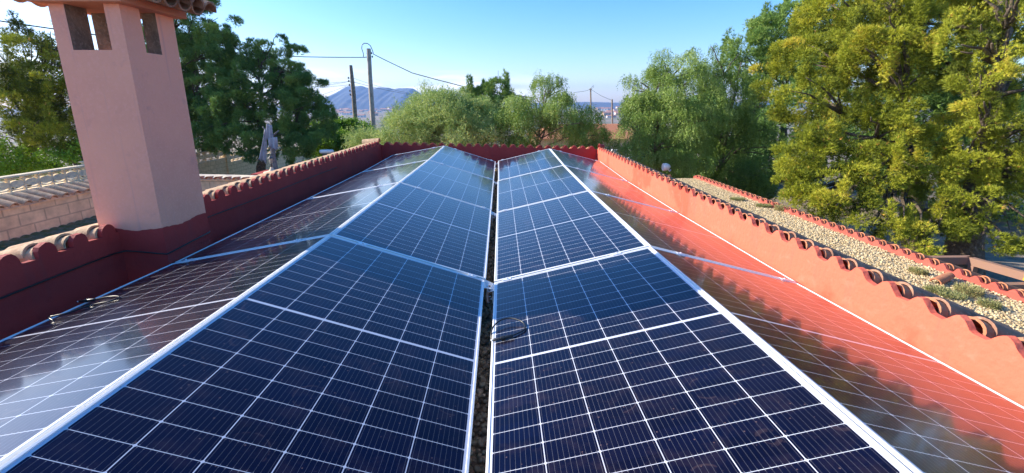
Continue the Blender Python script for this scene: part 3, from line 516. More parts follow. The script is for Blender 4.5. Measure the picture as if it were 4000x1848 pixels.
# ---------------------------------------------------------------- chimney
cx0,cx1,cy0,cy1=-2.63,-2.20,2.89,3.34
ch=thing('chimney','tall square pink chimney with slot openings and a tiled cap, standing on the left parapet','chimney',(-2.415,3.115,-.55))
def C(x,y,z): return (x+2.415,y-3.115,z+.55)
mb=MB(); mb.box(C(cx0,cy0,.0),C(cx1,cy1,1.215)); sh=mb.build('shaft',[PINK,MORT],ch)
piers=[(cx0,-2.535,cy0,3.04),(-2.295,cx1,cy0,3.04),(cx0,-2.535,3.175,cy1),(-2.295,cx1,3.175,cy1)]
for (a,b,c,d) in piers:
    mb=MB()
    lo,hi=C(a,c,1.215),C(b,d,1.49); x0,y0,z0=lo; x1,y1,z1=hi
    v=[(x0,y0,z0),(x1,y0,z0),(x1,y1,z0),(x0,y1,z0),(x0,y0,z1),(x1,y0,z1),(x1,y1,z1),(x0,y1,z1)]
    near=abs(c-cy0)<1e-6; left=abs(a-cx0)<1e-6
    mb.add(v,[(0,1,5,4)],0 if near else 1); mb.add(v,[(2,3,7,6)],1 if near else 0); mb.add(v,[(3,0,4,7)],0 if left else 1); mb.add(v,[(1,2,6,5)],1 if left else 0); mb.build('corner_pier',[PINK,MORT],ch)
mb=MB(); mb.box(C(-2.53,3.03,1.2155),C(-2.30,3.18,1.219)); mb.build('flue_floor',MORT,ch)
# ragged red base band
rr=random.Random(4); mb=MB(); e=.004; N_=22
per=[(cx0-e,cy0-e),(cx1+e,cy0-e),(cx1+e,cy1+e),(cx0-e,cy1+e)]; ring=[]
for a,b in zip(per,per[1:]+per[:1]):
    for k in range(N_): ring.append((a[0]+(b[0]-a[0])*k/N_,a[1]+(b[1]-a[1])*k/N_))
n=len(ring); vs=[C(x,y,-.55) for x,y in ring]+[C(x,y,.040+rr.uniform(-.0035,.0035)+.008*math.sin(i*.35)) for i,(x,y) in enumerate(ring)]
mb.add(vs,[(i,(i+1)%n,n+(i+1)%n,n+i) for i in range(n)]); mb.build('painted_base',RED,ch)
mb=MB(); mb.box(C(-2.70,2.83,1.485),C(-2.135,3.395,1.535)); sl=mb.build('cap_slab',CAPC,ch); soften(sl,.006)
mb=MB(); mb.v=[C(-2.68,2.85,1.535),C(-2.15,2.85,1.535),C(-2.15,3.375,1.535),C(-2.68,3.375,1.535),C(-2.415,2.85,1.66),C(-2.415,3.375,1.66)]; mb.f=[(0,1,4),(2,3,5),(1,2,5,4),(3,0,4,5)]; mb.m=[0]*4; mb.build('cap_infill',CAPC,ch)
mb=MB()
for i in range(5):
    y=2.855+i*.128
    for s in (1,-1): mb.barrel(C(-2.415,y,1.665),C(-2.415+s*.47,y,1.535),(0,1,0),.062,.072,seg=9)
for i in range(4):
    y=2.919+i*.128
    for s in (1,-1): mb.barrel(C(-2.42,y,1.665),C(-2.415+s*.43,y,1.555),(0,1,0),.06,.066,seg=8,inv=True)
mb.barrel(C(-2.415,2.80,1.69),C(-2.415,3.12,1.69),(1,0,0),.08,.085); mb.barrel(C(-2.415,3.10,1.70),C(-2.415,3.44,1.69),(1,0,0),.08,.085)
mb.build('roof_tiles',TILED,ch,True,angle=40)
# cable clipped to the wall and round the chimney
pts=[(-2.490,y,-.112+.006*math.sin(y*3)) for y in np.arange(-1,2.75,.15)]+[(-2.482,2.80,-.105),(-2.47,2.878,-.112),(-2.36,2.880,-.122),(-2.26,2.880,-.134),(-2.195,2.882,-.139),(-2.190,2.93,-.136),(-2.190,3.12,-.126),(-2.190,3.33,-.116),(-2.20,3.350,-.114),(-2.35,3.352,-.113),(-2.488,3.36,-.112)]+[(-2.490,y,-.110+.004*math.sin(y*2.3)) for y in np.arange(3.5,7.1,.2)]
mb=MB().tube(pts,.0055,6); tag(mb.build('wall_cable',BLACK,None,True),'thin dark cable clipped along the left red parapet and round the chimney foot','cable')

# ---------------------------------------------------------------- solar panels
W,LN,STEP=1.134,2.094,2.114
fr=MB(); lp=.011; dz=.030
for a,b in (((0,0,-dz),(lp,LN,0)),((W-lp,0,-dz),(W,LN,0)),((lp,0,-dz),(W-lp,lp,0)),((lp,LN-lp,-dz),(W-lp,LN,0))): fr.box(a,b)
fo=fr.build('frame',ALU); soften(fo,.0015,1)
gl=MB(); gl.v=[(lp,lp,-.0035),(W-lp,lp,-.0035),(W-lp,LN-lp,-.0035),(lp,LN-lp,-.0035)]; gl.f=[(0,1,2,3)]; gl.m=[0]; go=gl.build('cell_sheet',SOLAR)
bk=MB(); bk.v=[(lp,lp,-.009),(W-lp,lp,-.009),(W-lp,LN-lp,-.009),(lp,LN-lp,-.009)]; bk.f=[(3,2,1,0)]; bk.m=[0]; bo=bk.build('backsheet',WHITEP)
cl=MB(); cl.box((-.03,-.022,-.028),(.03,.002,-.004)); cl.box((-.03,-.030,.0),(.03,.010,.0035)); clo=cl.build('clamp',STEEL)
bt=MB().tube([(0,-.010,.003),(0,-.010,.011)],.0065,6); bto=bt.build('bolt',STEEL)
for o in (fo,go,bo,clo,bto): col.objects.unlink(o)
jl=[.011,-.0238,-.0206,-.0124,.0461]; jr=[.0329,-.0295,-.0381,-.020,.0547]
rows={'A':(-1,-1.0533,0,9.2433,10.0806,jl),'B':(1,-1.0533,0,9.2433,17.8318,jl),'C':(-1,1.2024,-.0928,9.2278,13.2505,jr),'D':(1,1.2024,-.0928,9.2278,14.6775,jr)}
RN={'A':'outer left row beside the dark red parapet','B':'row sloping right into the gap, left of it','C':'row sloping left into the gap, right of it','D':'outer right row reflecting the sunlit red parapet'}
ON=['farthest','second farthest','second nearest','nearest']
def kid(src,parent,mat_=None):
    o=src.copy(); col.objects.link(o); o.parent=parent
    if mat_ is not None: o.matrix_local=mat_
    return o
def panel_matrix(row,j):
    s,xr,zr,y0,tl,jz=rows[row]; tl=R(tl)
    ya=y0-j*STEP-.010; yb=ya-LN; za,zb=zr+jz[j],zr+jz[j+1]
    ex=Vector((s*math.cos(tl),0,-math.sin(tl)))
    if s>0: org=Vector((xr+.006,yb,zb)); ey=Vector((0,LN,za-zb)).normalized()
    else: org=Vector((xr-.006,ya,za)); ey=Vector((0,-LN,zb-za)).normalized()
    ez=ex.cross(ey).normalized(); 
    return Matrix(((ex.x,ey.x,ez.x,org.x),(ex.y,ey.y,ez.y,org.y),(ex.z,ey.z,ez.z,org.z),(0,0,0,1)))
for row in 'ABCD':
    for j in range(4):
        M_=panel_matrix(row,j); p=thing('solar_panel','%s solar panel of the %s'%(ON[j],RN[row]),'solar panel',(0,0,0),0,'solar panels on the flat roof'); p.matrix_world=M_
        kid(fo,p); kid(go,p); kid(bo,p)
        for k,tx in enumerate((.235,1.04)):
            # clamp at the far end of each panel
            if row in 'BD': mm=Matrix.Translation((tx,LN+.010,0))@Matrix.Translation((0,0.010,0))
            else: mm=Matrix.Translation((tx,0,0))
            c=kid(clo,p,mm); kid(bto,c)
# ridge rails, mounting rails under the joints and feet
rail_names={'A':'left','D':'right'}
for side,(xr,zr,y0,jz) in {'left':(-1.0533,0,9.2433,jl),'right':(1.2024,-.0928,9.2278,jr)}.items():
    mb=MB()
    for j in range(5):
        y=y0-j*STEP; z=zr+jz[j]-.10; mb.box((xr-.02,y-.02,-.53),(xr+.02,y+.02,z)); 
        mb.box((xr-1.0,y-.02,z-.36),(xr+1.0,y+.02,z-.33))
    tag(mb.build('support_frame',STEEL),'galvanised support frame under the %s pair of panel rows'%side,'frame')
bm_=MB()
bm_.v=[]; bm_.hexa([(-.004,-.055,-.16),(.004,-.055,-.16),(.004,.055,-.16),(-.004,.055,-.16),(-.004,-.045,-.035),(.004,-.045,-.035),(.004,.045,-.035),(-.004,.045,-.035)])
bm_.hexa([(0,-.055,-.165),(.07,-.055,-.165),(.07,.055,-.165),(0,.055,-.165),(0,-.055,-.158),(.07,-.055,-.158),(.07,.055,-.158),(0,.055,-.158)])
bm_.hexa([(-.03,-.075,-.034),(.042,-.055,-.062),(.042,.055,-.062),(-.03,.075,-.034),(-.03,-.075,-.031),(.042,-.055,-.058),(.042,.055,-.058),(-.03,.075,-.031)])
bm_.hexa([(.040,-.055,-.13),(.044,-.055,-.13),(.044,.055,-.13),(.040,.055,-.13),(.040,-.055,-.058),(.044,-.055,-.058),(.044,.055,-.058),(.040,.055,-.058)])
bm_.tube([(.012,-.02,-.0475),(.013,-.02,-.0425)],.010,8,mi=1)
ff=bm_.build('metal_foot',[STEEL,DGREY]); col.objects.unlink(ff)
wh=['farthest','second farthest','middle','second nearest','nearest']
for row,s in (('B',1),('C',-1)):
    sg,xr,zr,y0,tl,jz=rows[row]
    for j in range(4):
        x=xr+sg*(.006+W*math.cos(R(tl)))+sg*.012; z=zr-W*math.sin(R(tl))+jz[j]; y=y0-j*STEP-(.05 if j==0 else 0)
        t=thing('mounting_bracket','%s pale metal bracket on the %s side of the gap between panel rows'%(['farthest','second farthest','second nearest','nearest'][j],'left' if row=='B' else 'right'),'bracket',(x,y,z),0 if sg>0 else math.pi,'brackets along the gap')
        kid(ff,t)
# cable loops
def loop_cable(name,label,pts,cpos,cdir):
    t=thing(name,label,'cable',pts[0]); o=Vector(pts[0]); P=[Vector(p)-o for p in pts]
    # catmull-rom
    Q=[]
    for i in range(len(P)-1):
        a=P[max(i-1,0)];b=P[i];c=P[i+1];d=P[min(i+2,len(P)-1)]
        for k in range(6):
            u=k/6; Q.append(.5*((2*b)+(c-a)*u+(2*a-5*b+4*c-d)*u*u+(3*b-a-3*c+d)*u**3))
    Q.append(P[-1]); MB().tube(Q,.0042,8).build('wire',BLACK,t,True)
    c=Vector(cpos)-o; d=Vector(cdir).normalized(); MB().tube([c-d*.055,c-d*.05,c-d*.01,c-d*.008,c+d*.01,c+d*.012,c+d*.05,c+d*.055],[.006,.009,.009,.0115,.0115,.008,.008,.005],10).build('plug',BLACK,t,True,angle=40)
    MB().tube([c+d*.055,c+d*.066],.0045,8).build('metal_pin',STEEL,t,True)
def onrow(px,py,row,h=0):
    s,xr,zr,y0,tl,jz=rows[row]; tl=R(tl); n=Vector((s*math.sin(tl),0,math.cos(tl))); d=FW+RT*((px-1983.47)/FPX)+UP*((797.13-py)/FPX); zo=0
    for it in range(4):
        k=((Vector((xr,0,zr+zo-.002))+n*h-CAM).dot(n))/d.dot(n); p=CAM+d*k; q=(y0-p.y)/STEP; a=min(3,int(q)); zo=jz[a]+(jz[a+1]-jz[a])*(q-a)
    return p
Cpts=[onrow(1922,1345,'C',-.03),onrow(1918,1312,'C',.0),onrow(1925,1280,'C',.02),onrow(1950,1254,'C',.03),onrow(1985,1243,'C',.03),onrow(2020,1248,'C',.025),onrow(2045,1262,'C',.015),onrow(2050,1285,'C',.008),onrow(2020,1303,'C',.008),onrow(1985,1316,'C',.010)]
loop_cable('cable_loop','black cable loop with plug on the right inner panel beside the gap',Cpts,onrow(1965,1320,'C',.012),onrow(1940,1326,'C')-onrow(1985,1316,'C'))
Apts=[onrow(x,y,'A',h) for x,y,h in [(222,1268,-.02),(206,1251,.004),(190,1240,.014),(215,1233,.016),(265,1222,.014),(353,1193,.008),(430,1176,.008),(465,1162,.008),(455,1157,.010),(420,1160,.012),(365,1171,.014)]]
loop_cable('cable_loop','black cable loop with plug lying over the edge of the left outer panel',Apts,onrow(340,1174,'A',.016),onrow(312,1178,'A')-onrow(360,1172,'A'))
tag(MB().tube([(-.06,1.02,-.50),(.0,1.06,-.485),(.07,1.1,-.49)],.018,10).build('grey_conduit',mat('grey_pvc',(.35,.34,.33),.5),None,True),'short grey conduit end lying in the gravel gap nearest the viewer','pipe')

# ---------------------------------------------------------------- left neighbour
def coping_wall(label,p0,p1,z0,z1,zb,m,pitch=.2,seed=1,slope=.25,out=(1,0)):
    rr=random.Random(seed); a,b=Vector((*p0,0)),Vector((*p1,0)); ax=(b-a); Lg=ax.length; ax.normalize(); nrm=Vector((*out,0))
    t=thing('block_wall',label,'wall',tuple(a+Vector((0,0,zb)))); zf=lambda s:z0+(z1-z0)*s/Lg-zb
    mb=MB(); v=[]
    for k in (0,1):
        v+= [nrm*.0+Vector((0,0,zf(0) if k else 0)),ax*Lg+Vector((0,0,zf(Lg) if k else 0)),ax*Lg-nrm*.2+Vector((0,0,zf(Lg) if k else 0)),-nrm*.2+Vector((0,0,zf(0) if k else 0))]
    mb.hexa(v).build('blocks',m,t); tb=MB(); mm=MB(); i=0; c=.12
    while c<Lg-.05:
        j=rr.uniform(-.01,.01); tb.barrel(ax*(c+j)+nrm*.09+Vector((0,0,zf(c)+.03)),ax*(c-j)-nrm*.30+Vector((0,0,zf(c)+.03+slope*.39)),ax,.068,.075,seg=8); c+=pitch
    tb.build('tile_coping',TILEO if out[1]<0 else TILE,t,True,angle=40)
    mb=MB(); v=[]
    for k in (0,1):
        q=.055*k
        v+= [nrm*.02+Vector((0,0,zf(0)+q)),ax*Lg+nrm*.02+Vector((0,0,zf(Lg)+q)),ax*Lg-nrm*.22+Vector((0,0,zf(Lg)+q*1.6)),-nrm*.22+Vector((0,0,zf(0)+q*1.6))]
    mb.hexa(v).build('mortar_bed',CONC,t); return t
coping_wall('pale concrete block wall with tile coping on the left, running behind the chimney',(-7.5,2.5),(-7.5,9.6),-.65,-.71,-3.6,BLK,seed=2)
coping_wall('short concrete block wall with scalloped clay coping, just right of the chimney',(-7.48,9.6),(-3.9,9.6),-.73,-.83,-3.6,BLK,seed=3,out=(0,-1),slope=-.12)
MOSS=mat('mossy_fibre_cement',(.20,.17,.10),.95,[(6,(.11,.12,.035),.4,.6),(22,(.33,.28,.19),.56,.72)],(40,.7,.01))
xs=np.linspace(-7.46,-2.72,40); ys=np.arange(2.6,9.4,.0187)
mb=MB(); mb.v=[(x,y,-1.16-.075*(x+7.5)+.028*abs(math.sin(math.pi*y/.15))**.7+.004*math.sin(x*9+y*3)) for y in ys for x in xs]; n=len(xs); mb.f=[(j*n+i,j*n+i+1,(j+1)*n+i+1,(j+1)*n+i) for j in range(len(ys)-1) for i in range(n-1)]; mb.m=[0]*len(mb.f)
o=mb.build('shed_roof',MOSS,None,True); tag(o,'mossy corrugated shed roof between the left parapet and the block wall','roof')

# pierced breeze-block fence
def fence(label,segs,X,gnd=-3.8):
    t=thing('fence_wall',label,'fence',(X,segs[0][0],gnd)); 
    for (ya,yb,zt) in segs:
        zt=zt-gnd; H=.52; y0,y1=ya-segs[0][0],yb-segs[0][0]
        MB().box((-.1,y0,0),(.1,y1-.3,zt-H)).build('wall',BLKY,t)
        p=MB().box((-.16,y1-.3,0),(.16,y1,zt+.06)); p.box((-.2,y1-.34,zt+.06),(.2,y1+.04,zt+.11)); p.build('post',BLKY,t)
        m=MB(); m.box((-.12,y0,zt-H),(.12,y1-.3,zt-H+.055)); m.box((-.12,y0,zt-.055),(.12,y1-.3,zt))
        n_=max(1,int((y1-.3-y0)/.4)); u=(y1-.3-y0)/n_; hb_=H-.11; zc=zt-H/2
        for i in range(n_+1): yy=y0+i*u; m.box((-.05,max(y0,yy-.022),zt-H+.055),(.05,min(y1-.3,yy+.022),zt-.055))
        for i in range(n_):
            yc=y0+(i+.5)*u
            for (za,zb_,cv,th) in ((0,0,0,0),):
                pass
            # central lens, and two curved ribs
            K=12; top=[];bot=[]
            for k in range(K+1):
                s=-1+2*k/K; top.append((yc+s*u*.47,.018+.085*math.sqrt(max(0,1-s*s)))); 
            for x0_,x1_ in ((-.05,.05),):
                vs=[(x,y,zc+z) for x in (x0_,x1_) for (y,z) in top]+[(x,y,zc-z) for x in (x0_,x1_) for (y,z) in top]; q=K+1
                fs=[]
                for k in range(K): fs+= [(q+k,q+k+1,3*q+k+1,3*q+k),(k+1,k,2*q+k,2*q+k+1),(k,k+1,q+k+1,q+k),(2*q+k+1,2*q+k,3*q+k,3*q+k+1)]
                m.add(vs,fs)
            for sgn in (1,-1):
                vs=[]
                for x in (-.045,.045):
                    for e_ in (0,.028): vs+= [(x,y,zc+sgn*(z*1.0+.045+e_)) for y,z in top]
                q=K+1; fs=[]
                for k in range(K): fs+= [(2*q+k,2*q+k+1,3*q+k+1,3*q+k),(k+1,k,q+k,q+k+1),(q+k,q+k+1,3*q+k+1,3*q+k),(k+1,k,2*q+k,2*q+k+1)]
                m.add(vs,fs)
        m.build('pierced_blocks',CONC,t)
    return t
fence('long boundary fence of pierced concrete blocks on an ochre wall, stepping down behind the left pines',[(9.5,15.1,-1.09),(15.1,19.3,-1.16),(19.3,22.4,-1.28),(22.4,29.0,-1.55),(29.0,37,-2.0)],-14)
# lantern on its pillar
p=at(1061,655,14); t=thing('garden_lantern','small dark garden lantern on a flared white base beyond the left parapet','lamp',(p.x,p.y,p.z-.1))
MB().tube([(0,0,-.06),(0,0,-.03),(0,0,.0),(0,0,.05),(0,0,.12)],[.26,.25,.11,.06,.04],14).build('base',CONC,t,True,angle=50)
MB().tube([(0,0,.12),(0,0,.2),(0,0,.24)],[.03,.025,.05],10).build('stem',DGREY,t,True)
MB().tube([(0,0,.24),(0,0,.40)],[.055,.075],6).build('glass',mat('lantern_glass',(.5,.5,.4),.2),t)
mb=MB(); mb.tube([(0,0,.40),(0,0,.415),(0,0,.46),(0,0,.48),(0,0,.52)],[.10,.095,.035,.015,.006],6)
for k in range(6): a=k*math.pi/3+.1; mb.tube([(math.cos(a)*.057,math.sin(a)*.057,.24),(math.cos(a)*.078,math.sin(a)*.078,.40)],.007,4)
mb.build('cage',DGREY,t)
pl=MB(); x,y=p.x,p.y; pl.box((x-.42,y-.3,-3.7),(x+.55,y+.5,p.z-.20)); pl.box((x-.5,y-.36,p.z-.20),(x+.62,y+.56,p.z-.155)); tag(pl.build('red_pillar',RED),'low red masonry pier carrying the garden lantern','pillar')
# torn sheets hanging from a snag
p=at(1060,575,16.5); base=gz(p.x,p.y)
t=thing('tree_stump','bare grey broken trunk in front of the broad dark pine, hung with torn sheets','dead tree',(p.x,p.y,base)); rr=random.Random(8)
mb=MB(); zt=at(1060,482,16.5).z-base; limb(mb,(.1,0,0),(.05,0,zt*.8),.10,.08,rr,7,.03); limb(mb,(.05,0,zt*.8),(-.02,0,zt),.08,.03,rr,5,.05); limb(mb,(.05,0,zt*.86),(.32,.1,zt*.93),.05,.02,rr,4); limb(mb,(.0,0,zt*.88),(-.2,-.05,zt*.97),.05,.02,rr,4); mb.build('trunk',mat('grey_dead_wood',(.24,.22,.22),.9,(12,(.12,.11,.11),.45,.65),(20,.9,.03)),t,True)
CLOTH=mat('torn_grey_sheet',(.36,.38,.44),.8,(6,(.27,.29,.34),.45,.6))
def sheet(label,pts_top,pts_bot,Y,seed):
    rr=random.Random(seed); nx,nz=10,14; v=[]; a0,a1=at(*pts_top[0],Y),at(*pts_top[1],Y); b0,b1=at(*pts_bot[0],Y),at(*pts_bot[1],Y)
    for j in range(nz+1):
        tz=j/nz
        for i in range(nx+1):
            tx=i/nx; q=a0.lerp(a1,tx).lerp(b0.lerp(b1,tx),tz); v.append((q.x,q.y+.05*math.sin(tx*13+seed+tz*2)*(.3+tz),q.z+(rr.uniform(-.12,.10) if j==nz else 0)))
    n=nx+1; m=MB(); m.v=v; m.f=[(j*n+i,(j+1)*n+i,(j+1)*n+i+1,j*n+i+1) for j in range(nz) for i in range(nx)]; m.m=[0]*len(m.f)
    o=m.build('torn_sheet',CLOTH,None,True); so=o.modifiers.new('s','SOLIDIFY'); so.thickness=.004; tag(o,label,'sheet')
sheet('long narrow torn grey sheet hanging lowest from the broken trunk',((1032,505),(1042,510)),((1010,625),(1040,633)),16.3,1)
sheet('short wide torn grey sheet hanging right of the long narrow one',((1045,540),(1082,535)),((1052,578),(1088,585)),16.25,2)
sheet('ragged dark sheet wrapped round the top of the broken trunk',((1040,485),(1062,490)),((1040,545),(1072,545)),16.32,3)
# dark gas lamp-like post and white tank on the left, beyond the parapet
p=at(1278,592,18.5); t=thing('water_tank','white rounded tank lying beyond the left parapet near the pole','tank',tuple(p)); MB().tube([(-.32,0,-.02),(-.28,0,0),(0,0,.0),(.24,0,0),(.28,0,-.02)],[.03,.08,.09,.08,.03],14).build('shell',WHITEP,t,True); MB().box((-.2,-.06,-5),(.2,.06,-.1)).build('stand',DGREY,t)

# ---------------------------------------------------------------- utility poles and wires
def pole(label,px0,py0,px1,py1,Y,r0,r1,m,fit):
    a=at(px0,py0,Y); b=at(px1,py1,Y); d=(a-b); g=gz(b.x,b.y); k=(b.z-g)/d.z; base=b-d*k
    t=thing('utility_pole',label,'pole',tuple(base)); o=Vector(base); rr=random.Random(px0)
    P=[(b-o).lerp(a-o,q)+Vector((rr.uniform(-.015,.015),0,0)) if q>0 else Vector((0,0,-.2)) for q in [0,.2,.4,.6,.8,1]]
    P=[Vector((0,0,-.2))]+[(a-o)*q+Vector((rr.uniform(-.02,.02),0,0)) for q in (.2,.4,.6,.8)]+[a-o]
    MB().tube(P,[r0,r0*.95,r0*.9,r0*.85,r0*.8,r1],10).build('shaft',m,t,True,angle=50)
    for (fx,fy) in fit:
        q=at(fx,fy,Y)-o; MB().tube([q+Vector((-.14,0,0)),q+Vector((.14,0,0))],.018,6).build('bracket',STEEL,t)
        i_=MB()
        for s in (-.14,.14): i_.tube([q+Vector((s,0,-.05)),q+Vector((s,0,.0)),q+Vector((s,0,.07))],[.03,.045,.02],8)
        i_.build('insulator',DGREY,t,True)
    return t
pole('taller pale concrete utility pole rising in front of the flat blue mountain',1440,190,1463,600,28,.17,.13,POLEG,[(1443,208),(1446,222)])
pole('shorter dark wooden utility pole leaning left of the taller pale pole',1370,255,1399,565,26,.15,.09,POLEW,[(1370,305),(1372,317),(1374,332),(1376,355),(1378,370)])
pole('thin far utility pole with a wire loop on top, above the central pepper tree',2307,345,2308,430,60,.13,.10,POLEW,[(2307,350)])
pole('thin far utility pole in the gap in front of the distant house',2391,388,2392,470,45,.10,.08,POLEW,[])
def wire(label,pts,sag,r,braid=False,n=28):
    P=[]
    for a,b in zip(pts,pts[1:]):
        a,b=Vector(a),Vector(b)
        for k in range(n):
            t=k/n; q=a.lerp(b,t)+Vector((0,0,-4*sag*t*(1-t)*(b-a).length)); P.append(q)
    P.append(Vector(pts[-1]))
    o=MB().tube(P,r,6).build('overhead_cable',BLACK,None,True); tag(o,label,'cable'); return o
w0=at(1425,222,28)
wire('thick overhead cable from the taller pole, passing behind the chimney to the left edge',[at(1443,222,28),at(1425,224,28),at(1180,222,26.5),at(870,203,23.5),at(700,180,22),at(260,120,19),at(0,82,17.5),at(-300,30,16)],.003,.024)
wire('thick overhead cable sloping down to the right from the taller pole into the pepper tree',[at(1459,212,28),at(1610,285,27),at(1760,325,26),at(1860,350,25),at(1990,368,24.4),at(2100,385,24)],.003,.024)
lp_=[at(x,y,28) for x,y in [(1420,222),(1419,208),(1413,190),(1414,176),(1423,169),(1436,170),(1447,179),(1453,192),(1457,203),(1459,212)]]
wire('cable loop arching over the head of the taller pole',lp_,0,.024,n=4)
for (a,b,lab,Y1) in (((1366,318),(1235,328),'topmost thin wire going left from the leaning wooden pole',23),((1366,319),(1235,338),'second thin wire going left from the leaning wooden pole',23),((1368,331),(1235,344),'third thin wire going left from the leaning wooden pole',23),((1350,338),(1235,378),'lowest thin wire going left from the leaning wooden pole',23)):
    wire(lab,[at(*a,26),at(*b,Y1),at(b[0]-500,b[1]+5,19)],.003,.008)
wire('upper thin wire going right from the leaning wooden pole across the mountain',[at(1378,305,26),at(1480,338,30),at(1640,373,38)],.002,.009)
wire('lower thin wire going right from the leaning wooden pole across the mountain',[at(1380,320,26),at(1480,346,30),at(1570,364,35),at(1690,385,42)],.002,.012)
wire('thin wire between the two far poles on the right',[at(2307,348,60),at(2350,375,52),at(2391,392,45)],.002,.02)
wire('thin wire sagging left from the far pole above the central pepper tree',[at(2307,348,60),at(2290,355,60),at(2240,362,60)],.004,.02)
wire('wire loop on top of the far pole above the central pepper tree',[at(2307,350,60),at(2312,340,60),at(2318,334,60),at(2319,339,60),at(2312,346,60)],0,.02,n=3)
# radio mast
p=at(1947,400,70); t=thing('radio_mast','thin lattice radio mast with antenna head above the small two-peaked pine','mast',(p.x,p.y,gz(p.x,p.y))); top=at(1947,300,70).z-gz(p.x,p.y)
mb=MB()
for k in range(3):
    a=k*2.094; mb.tube([(math.cos(a)*.5,math.sin(a)*.5,0),(math.cos(a)*.22,math.sin(a)*.22,top)],.05,5)
z=1.0
while z<top-1:
    f=.5-.28*z/top
    for k in range(3):
        a,b=k*2.094,(k+1)*2.094; mb.tube([(math.cos(a)*f,math.sin(a)*f,z),(math.cos(b)*f,math.sin(b)*f,z+.8)],.025,4)
    z+=.8
mb.build('lattice',STEEL,t); mb=MB()
for k in range(6): a=k*math.pi/3; mb.box((math.cos(a)*.42-.06,math.sin(a)*.42-.06,top-.9),(math.cos(a)*.42+.06,math.sin(a)*.42+.06,top+.1)); mb.tube([(0,0,top-.4),(math.cos(a)*.42,math.sin(a)*.42,top-.4)],.03,4)
mb.tube([(0,0,top-.9),(0,0,top+.9)],.03,5); mb.build('antenna',DGREY,t)

# ---------------------------------------------------------------- distant villa in the gap and right hand yard
p=at(2400,560,38); g=gz(p.x,p.y); h=thing('villa','tan villa with red tiled roof seen through the gap between the pepper trees','house',(p.x-1,p.y,g)); H=at(2400,540,38).z-g
TAN=mat('villa_wall',(.62,.44,.27),.9,(4,(.55,.38,.23),.4,.7)); MB().box((-6,0,0),(4.2,6,H)).build('wall',TAN,h)
MB().hexa([(-6.4,-.6,H),(4.7,-.6,H),(4.7,6.5,H),(-6.4,6.5,H),(-4,2.5,H+1.1),(2.2,2.5,H+1.1),(2.2,3.5,H+1.1),(-4,3.5,H+1.1)]).build('roof',TILEO,h)
for x in (-4.5,-2.2,.2,2.5):
    wn=MB().box((x-.45,-.06,H-2.0),(x+.45,.02,H-.8)).build('window',WHITEP,h); MB().box((x-.38,-.075,H-1.93),(x+.38,-.061,H-.87)).build('pane',DGREY,wn)
mb=MB(); 
for x in (-5.8,-3,-.2,2.6): mb.box((x-.1,-2.2,H-3.4),(x+.1,-2.0,H-2.2))
mb.box((-6,-2.4,H-2.2),(4,-.1,H-2.05)); mb.build('pergola',WHITEP,h)
p=at(2385,600,26); g=gz(p.x,p.y); t=thing('garden_wall','white rendered garden wall with square piers in front of the tan villa','wall',(p.x,p.y,g)); H=at(2385,585,26).z-g
m=MB().box((-2.2,0,0),(1.6,.2,H-.5)); m.build('wall',WHITEP,t)
for k,x in enumerate((-2.0,-.9,.25,1.35)): MB().box((x-.17,-.06,0),(x+.17,.26,H)).build('pier',WHITEP,t)
# rubble stone wall under the trees
rb=pebbles('stone_wall',420,-.2,4.6,-.15,.25,.4,.09,.17,stonemat('wall_rubble',[(.45,.40,.32),(.62,.57,.48),(.35,.30,.24),(.70,.66,.58)]),12)
me=rb.data; co=np.empty(len(me.vertices)*3,np.float32); me.vertices.foreach_get('co',co); co=co.reshape(-1,3); idx=np.arange(len(co))//10; rz=np.random.default_rng(3).uniform(0,.55,420); co[:,2]+=rz[idx]; me.vertices.foreach_set('co',co.reshape(-1)); me.update()
p=at(2870,655,25); rb.location=(p.x,p.y,p.z-.85); tag(rb,'sunlit rubble wall of rounded pale stones under the right hand trees','wall')
d=FW+RT*((3100-1983.47)/FPX)+UP*((797.13-728)/FPX); k=(-3.4-CAM.z)/d.z; p=CAM+d*k
t=thing('sheet_metal_gate','plain grey metal gate leaf standing at the left of the big pine boughs','gate',(p.x,p.y,gz(p.x,p.y)),.15); Wd=1.6
MB().box((-.35,-.02,.15),(1.7,.02,1.45)).build('leaf',mat('grey_gate_paint',(.22,.23,.25),.5),t); m=MB(); 
for x in (-.42,1.70): m.box((x,-.04,0),(x+.07,.04,1.55))
m.build('post',DGREY,t)
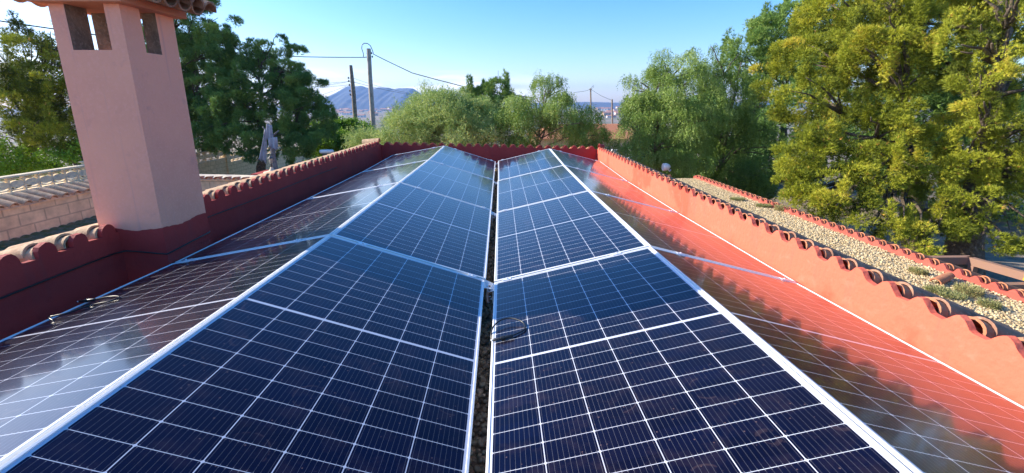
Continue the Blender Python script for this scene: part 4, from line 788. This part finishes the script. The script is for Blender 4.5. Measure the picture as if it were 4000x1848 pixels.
# brown steel trailer frame with yellow hose
def fp(px,py,X): d=FW+RT*((px-1983.47)/FPX)+UP*((797.13-py)/FPX); return CAM+d*((X-CAM.x)/d.x)
a=fp(3765,1045,7.0); t=thing('steel_frame','brown steel trailer frame standing just beyond the low red wall at the right edge','frame',(a.x,a.y,gz(a.x,a.y))); O=Vector(t.location)
def beam(name,p,q,wd=.09,hh=.12):
    p,q=Vector(p)-O,Vector(q)-O; d_=(q-p).normalized(); s=d_.cross(Vector((0,0,1))).normalized()*wd/2; u_=Vector((0,0,hh)); MB().hexa([p-s,p+s,q+s,q-s,p-s+u_,p+s+u_,q+s+u_,q-s+u_]).build(name,RUST,t)
z=-1.62
c=[Vector((6.5,4.9,z)),Vector((6.5,6.6,z)),Vector((7.9,6.6,z)),Vector((8.0,4.9,z))]
b_=[onx for onx in []]
beam('side_beam',(6.45,4.4,z),(6.45,6.3,z)); beam('side_beam',(7.9,4.4,z),(7.55,6.3,z)); beam('cross_beam',(6.4,6.3,z+.0),(7.6,6.3,z+.0)); beam('cross_beam',(6.4,5.3,z-.02),(7.8,5.3,z-.02))
for x,y in ((6.45,4.5),(6.45,6.2),(7.55,6.2),(7.85,4.5)): MB().box((x-O.x-.04,y-O.y-.04,0),(x-O.x+.04,y-O.y+.04,z-O.z)).build('post',RUST,t)
hp=[]
cc=Vector((7.45,5.25,z+.10))
for i in range(150):
    a=i*.42; rr_=.13+.025*math.sin(i*.7); hp.append(cc+Vector((math.cos(a)*rr_*1.4,math.sin(a)*rr_,.04*math.sin(i*.13)+.0009*i)))
o=MB().tube(hp,.014,7).build('coiled_hose',YELL,None,True); tag(o,'yellow garden hose coiled on the brown steel frame','hose')

# ---------------------------------------------------------------- air
def haze(den=6e-5):
    x0,x1,y0,y1,z0,z1=-7000,7000,-720,6600,-60,260
    m=bpy.data.materials.new('air_haze'); m.use_nodes=True; n=m.node_tree.nodes; n.clear(); o=n.new('ShaderNodeOutputMaterial'); v=n.new('ShaderNodeVolumePrincipled')
    v.inputs['Color'].default_value=(.30,.53,1,1); v.inputs['Density'].default_value=den; v.inputs['Anisotropy'].default_value=.2; m.node_tree.links.new(v.outputs[0],o.inputs['Volume'])
    h=MB().box((x0,y0,z0),(x1,y1,z1)).build('haze',m); tag(h,kind='stuff')
haze(1.2e-4)
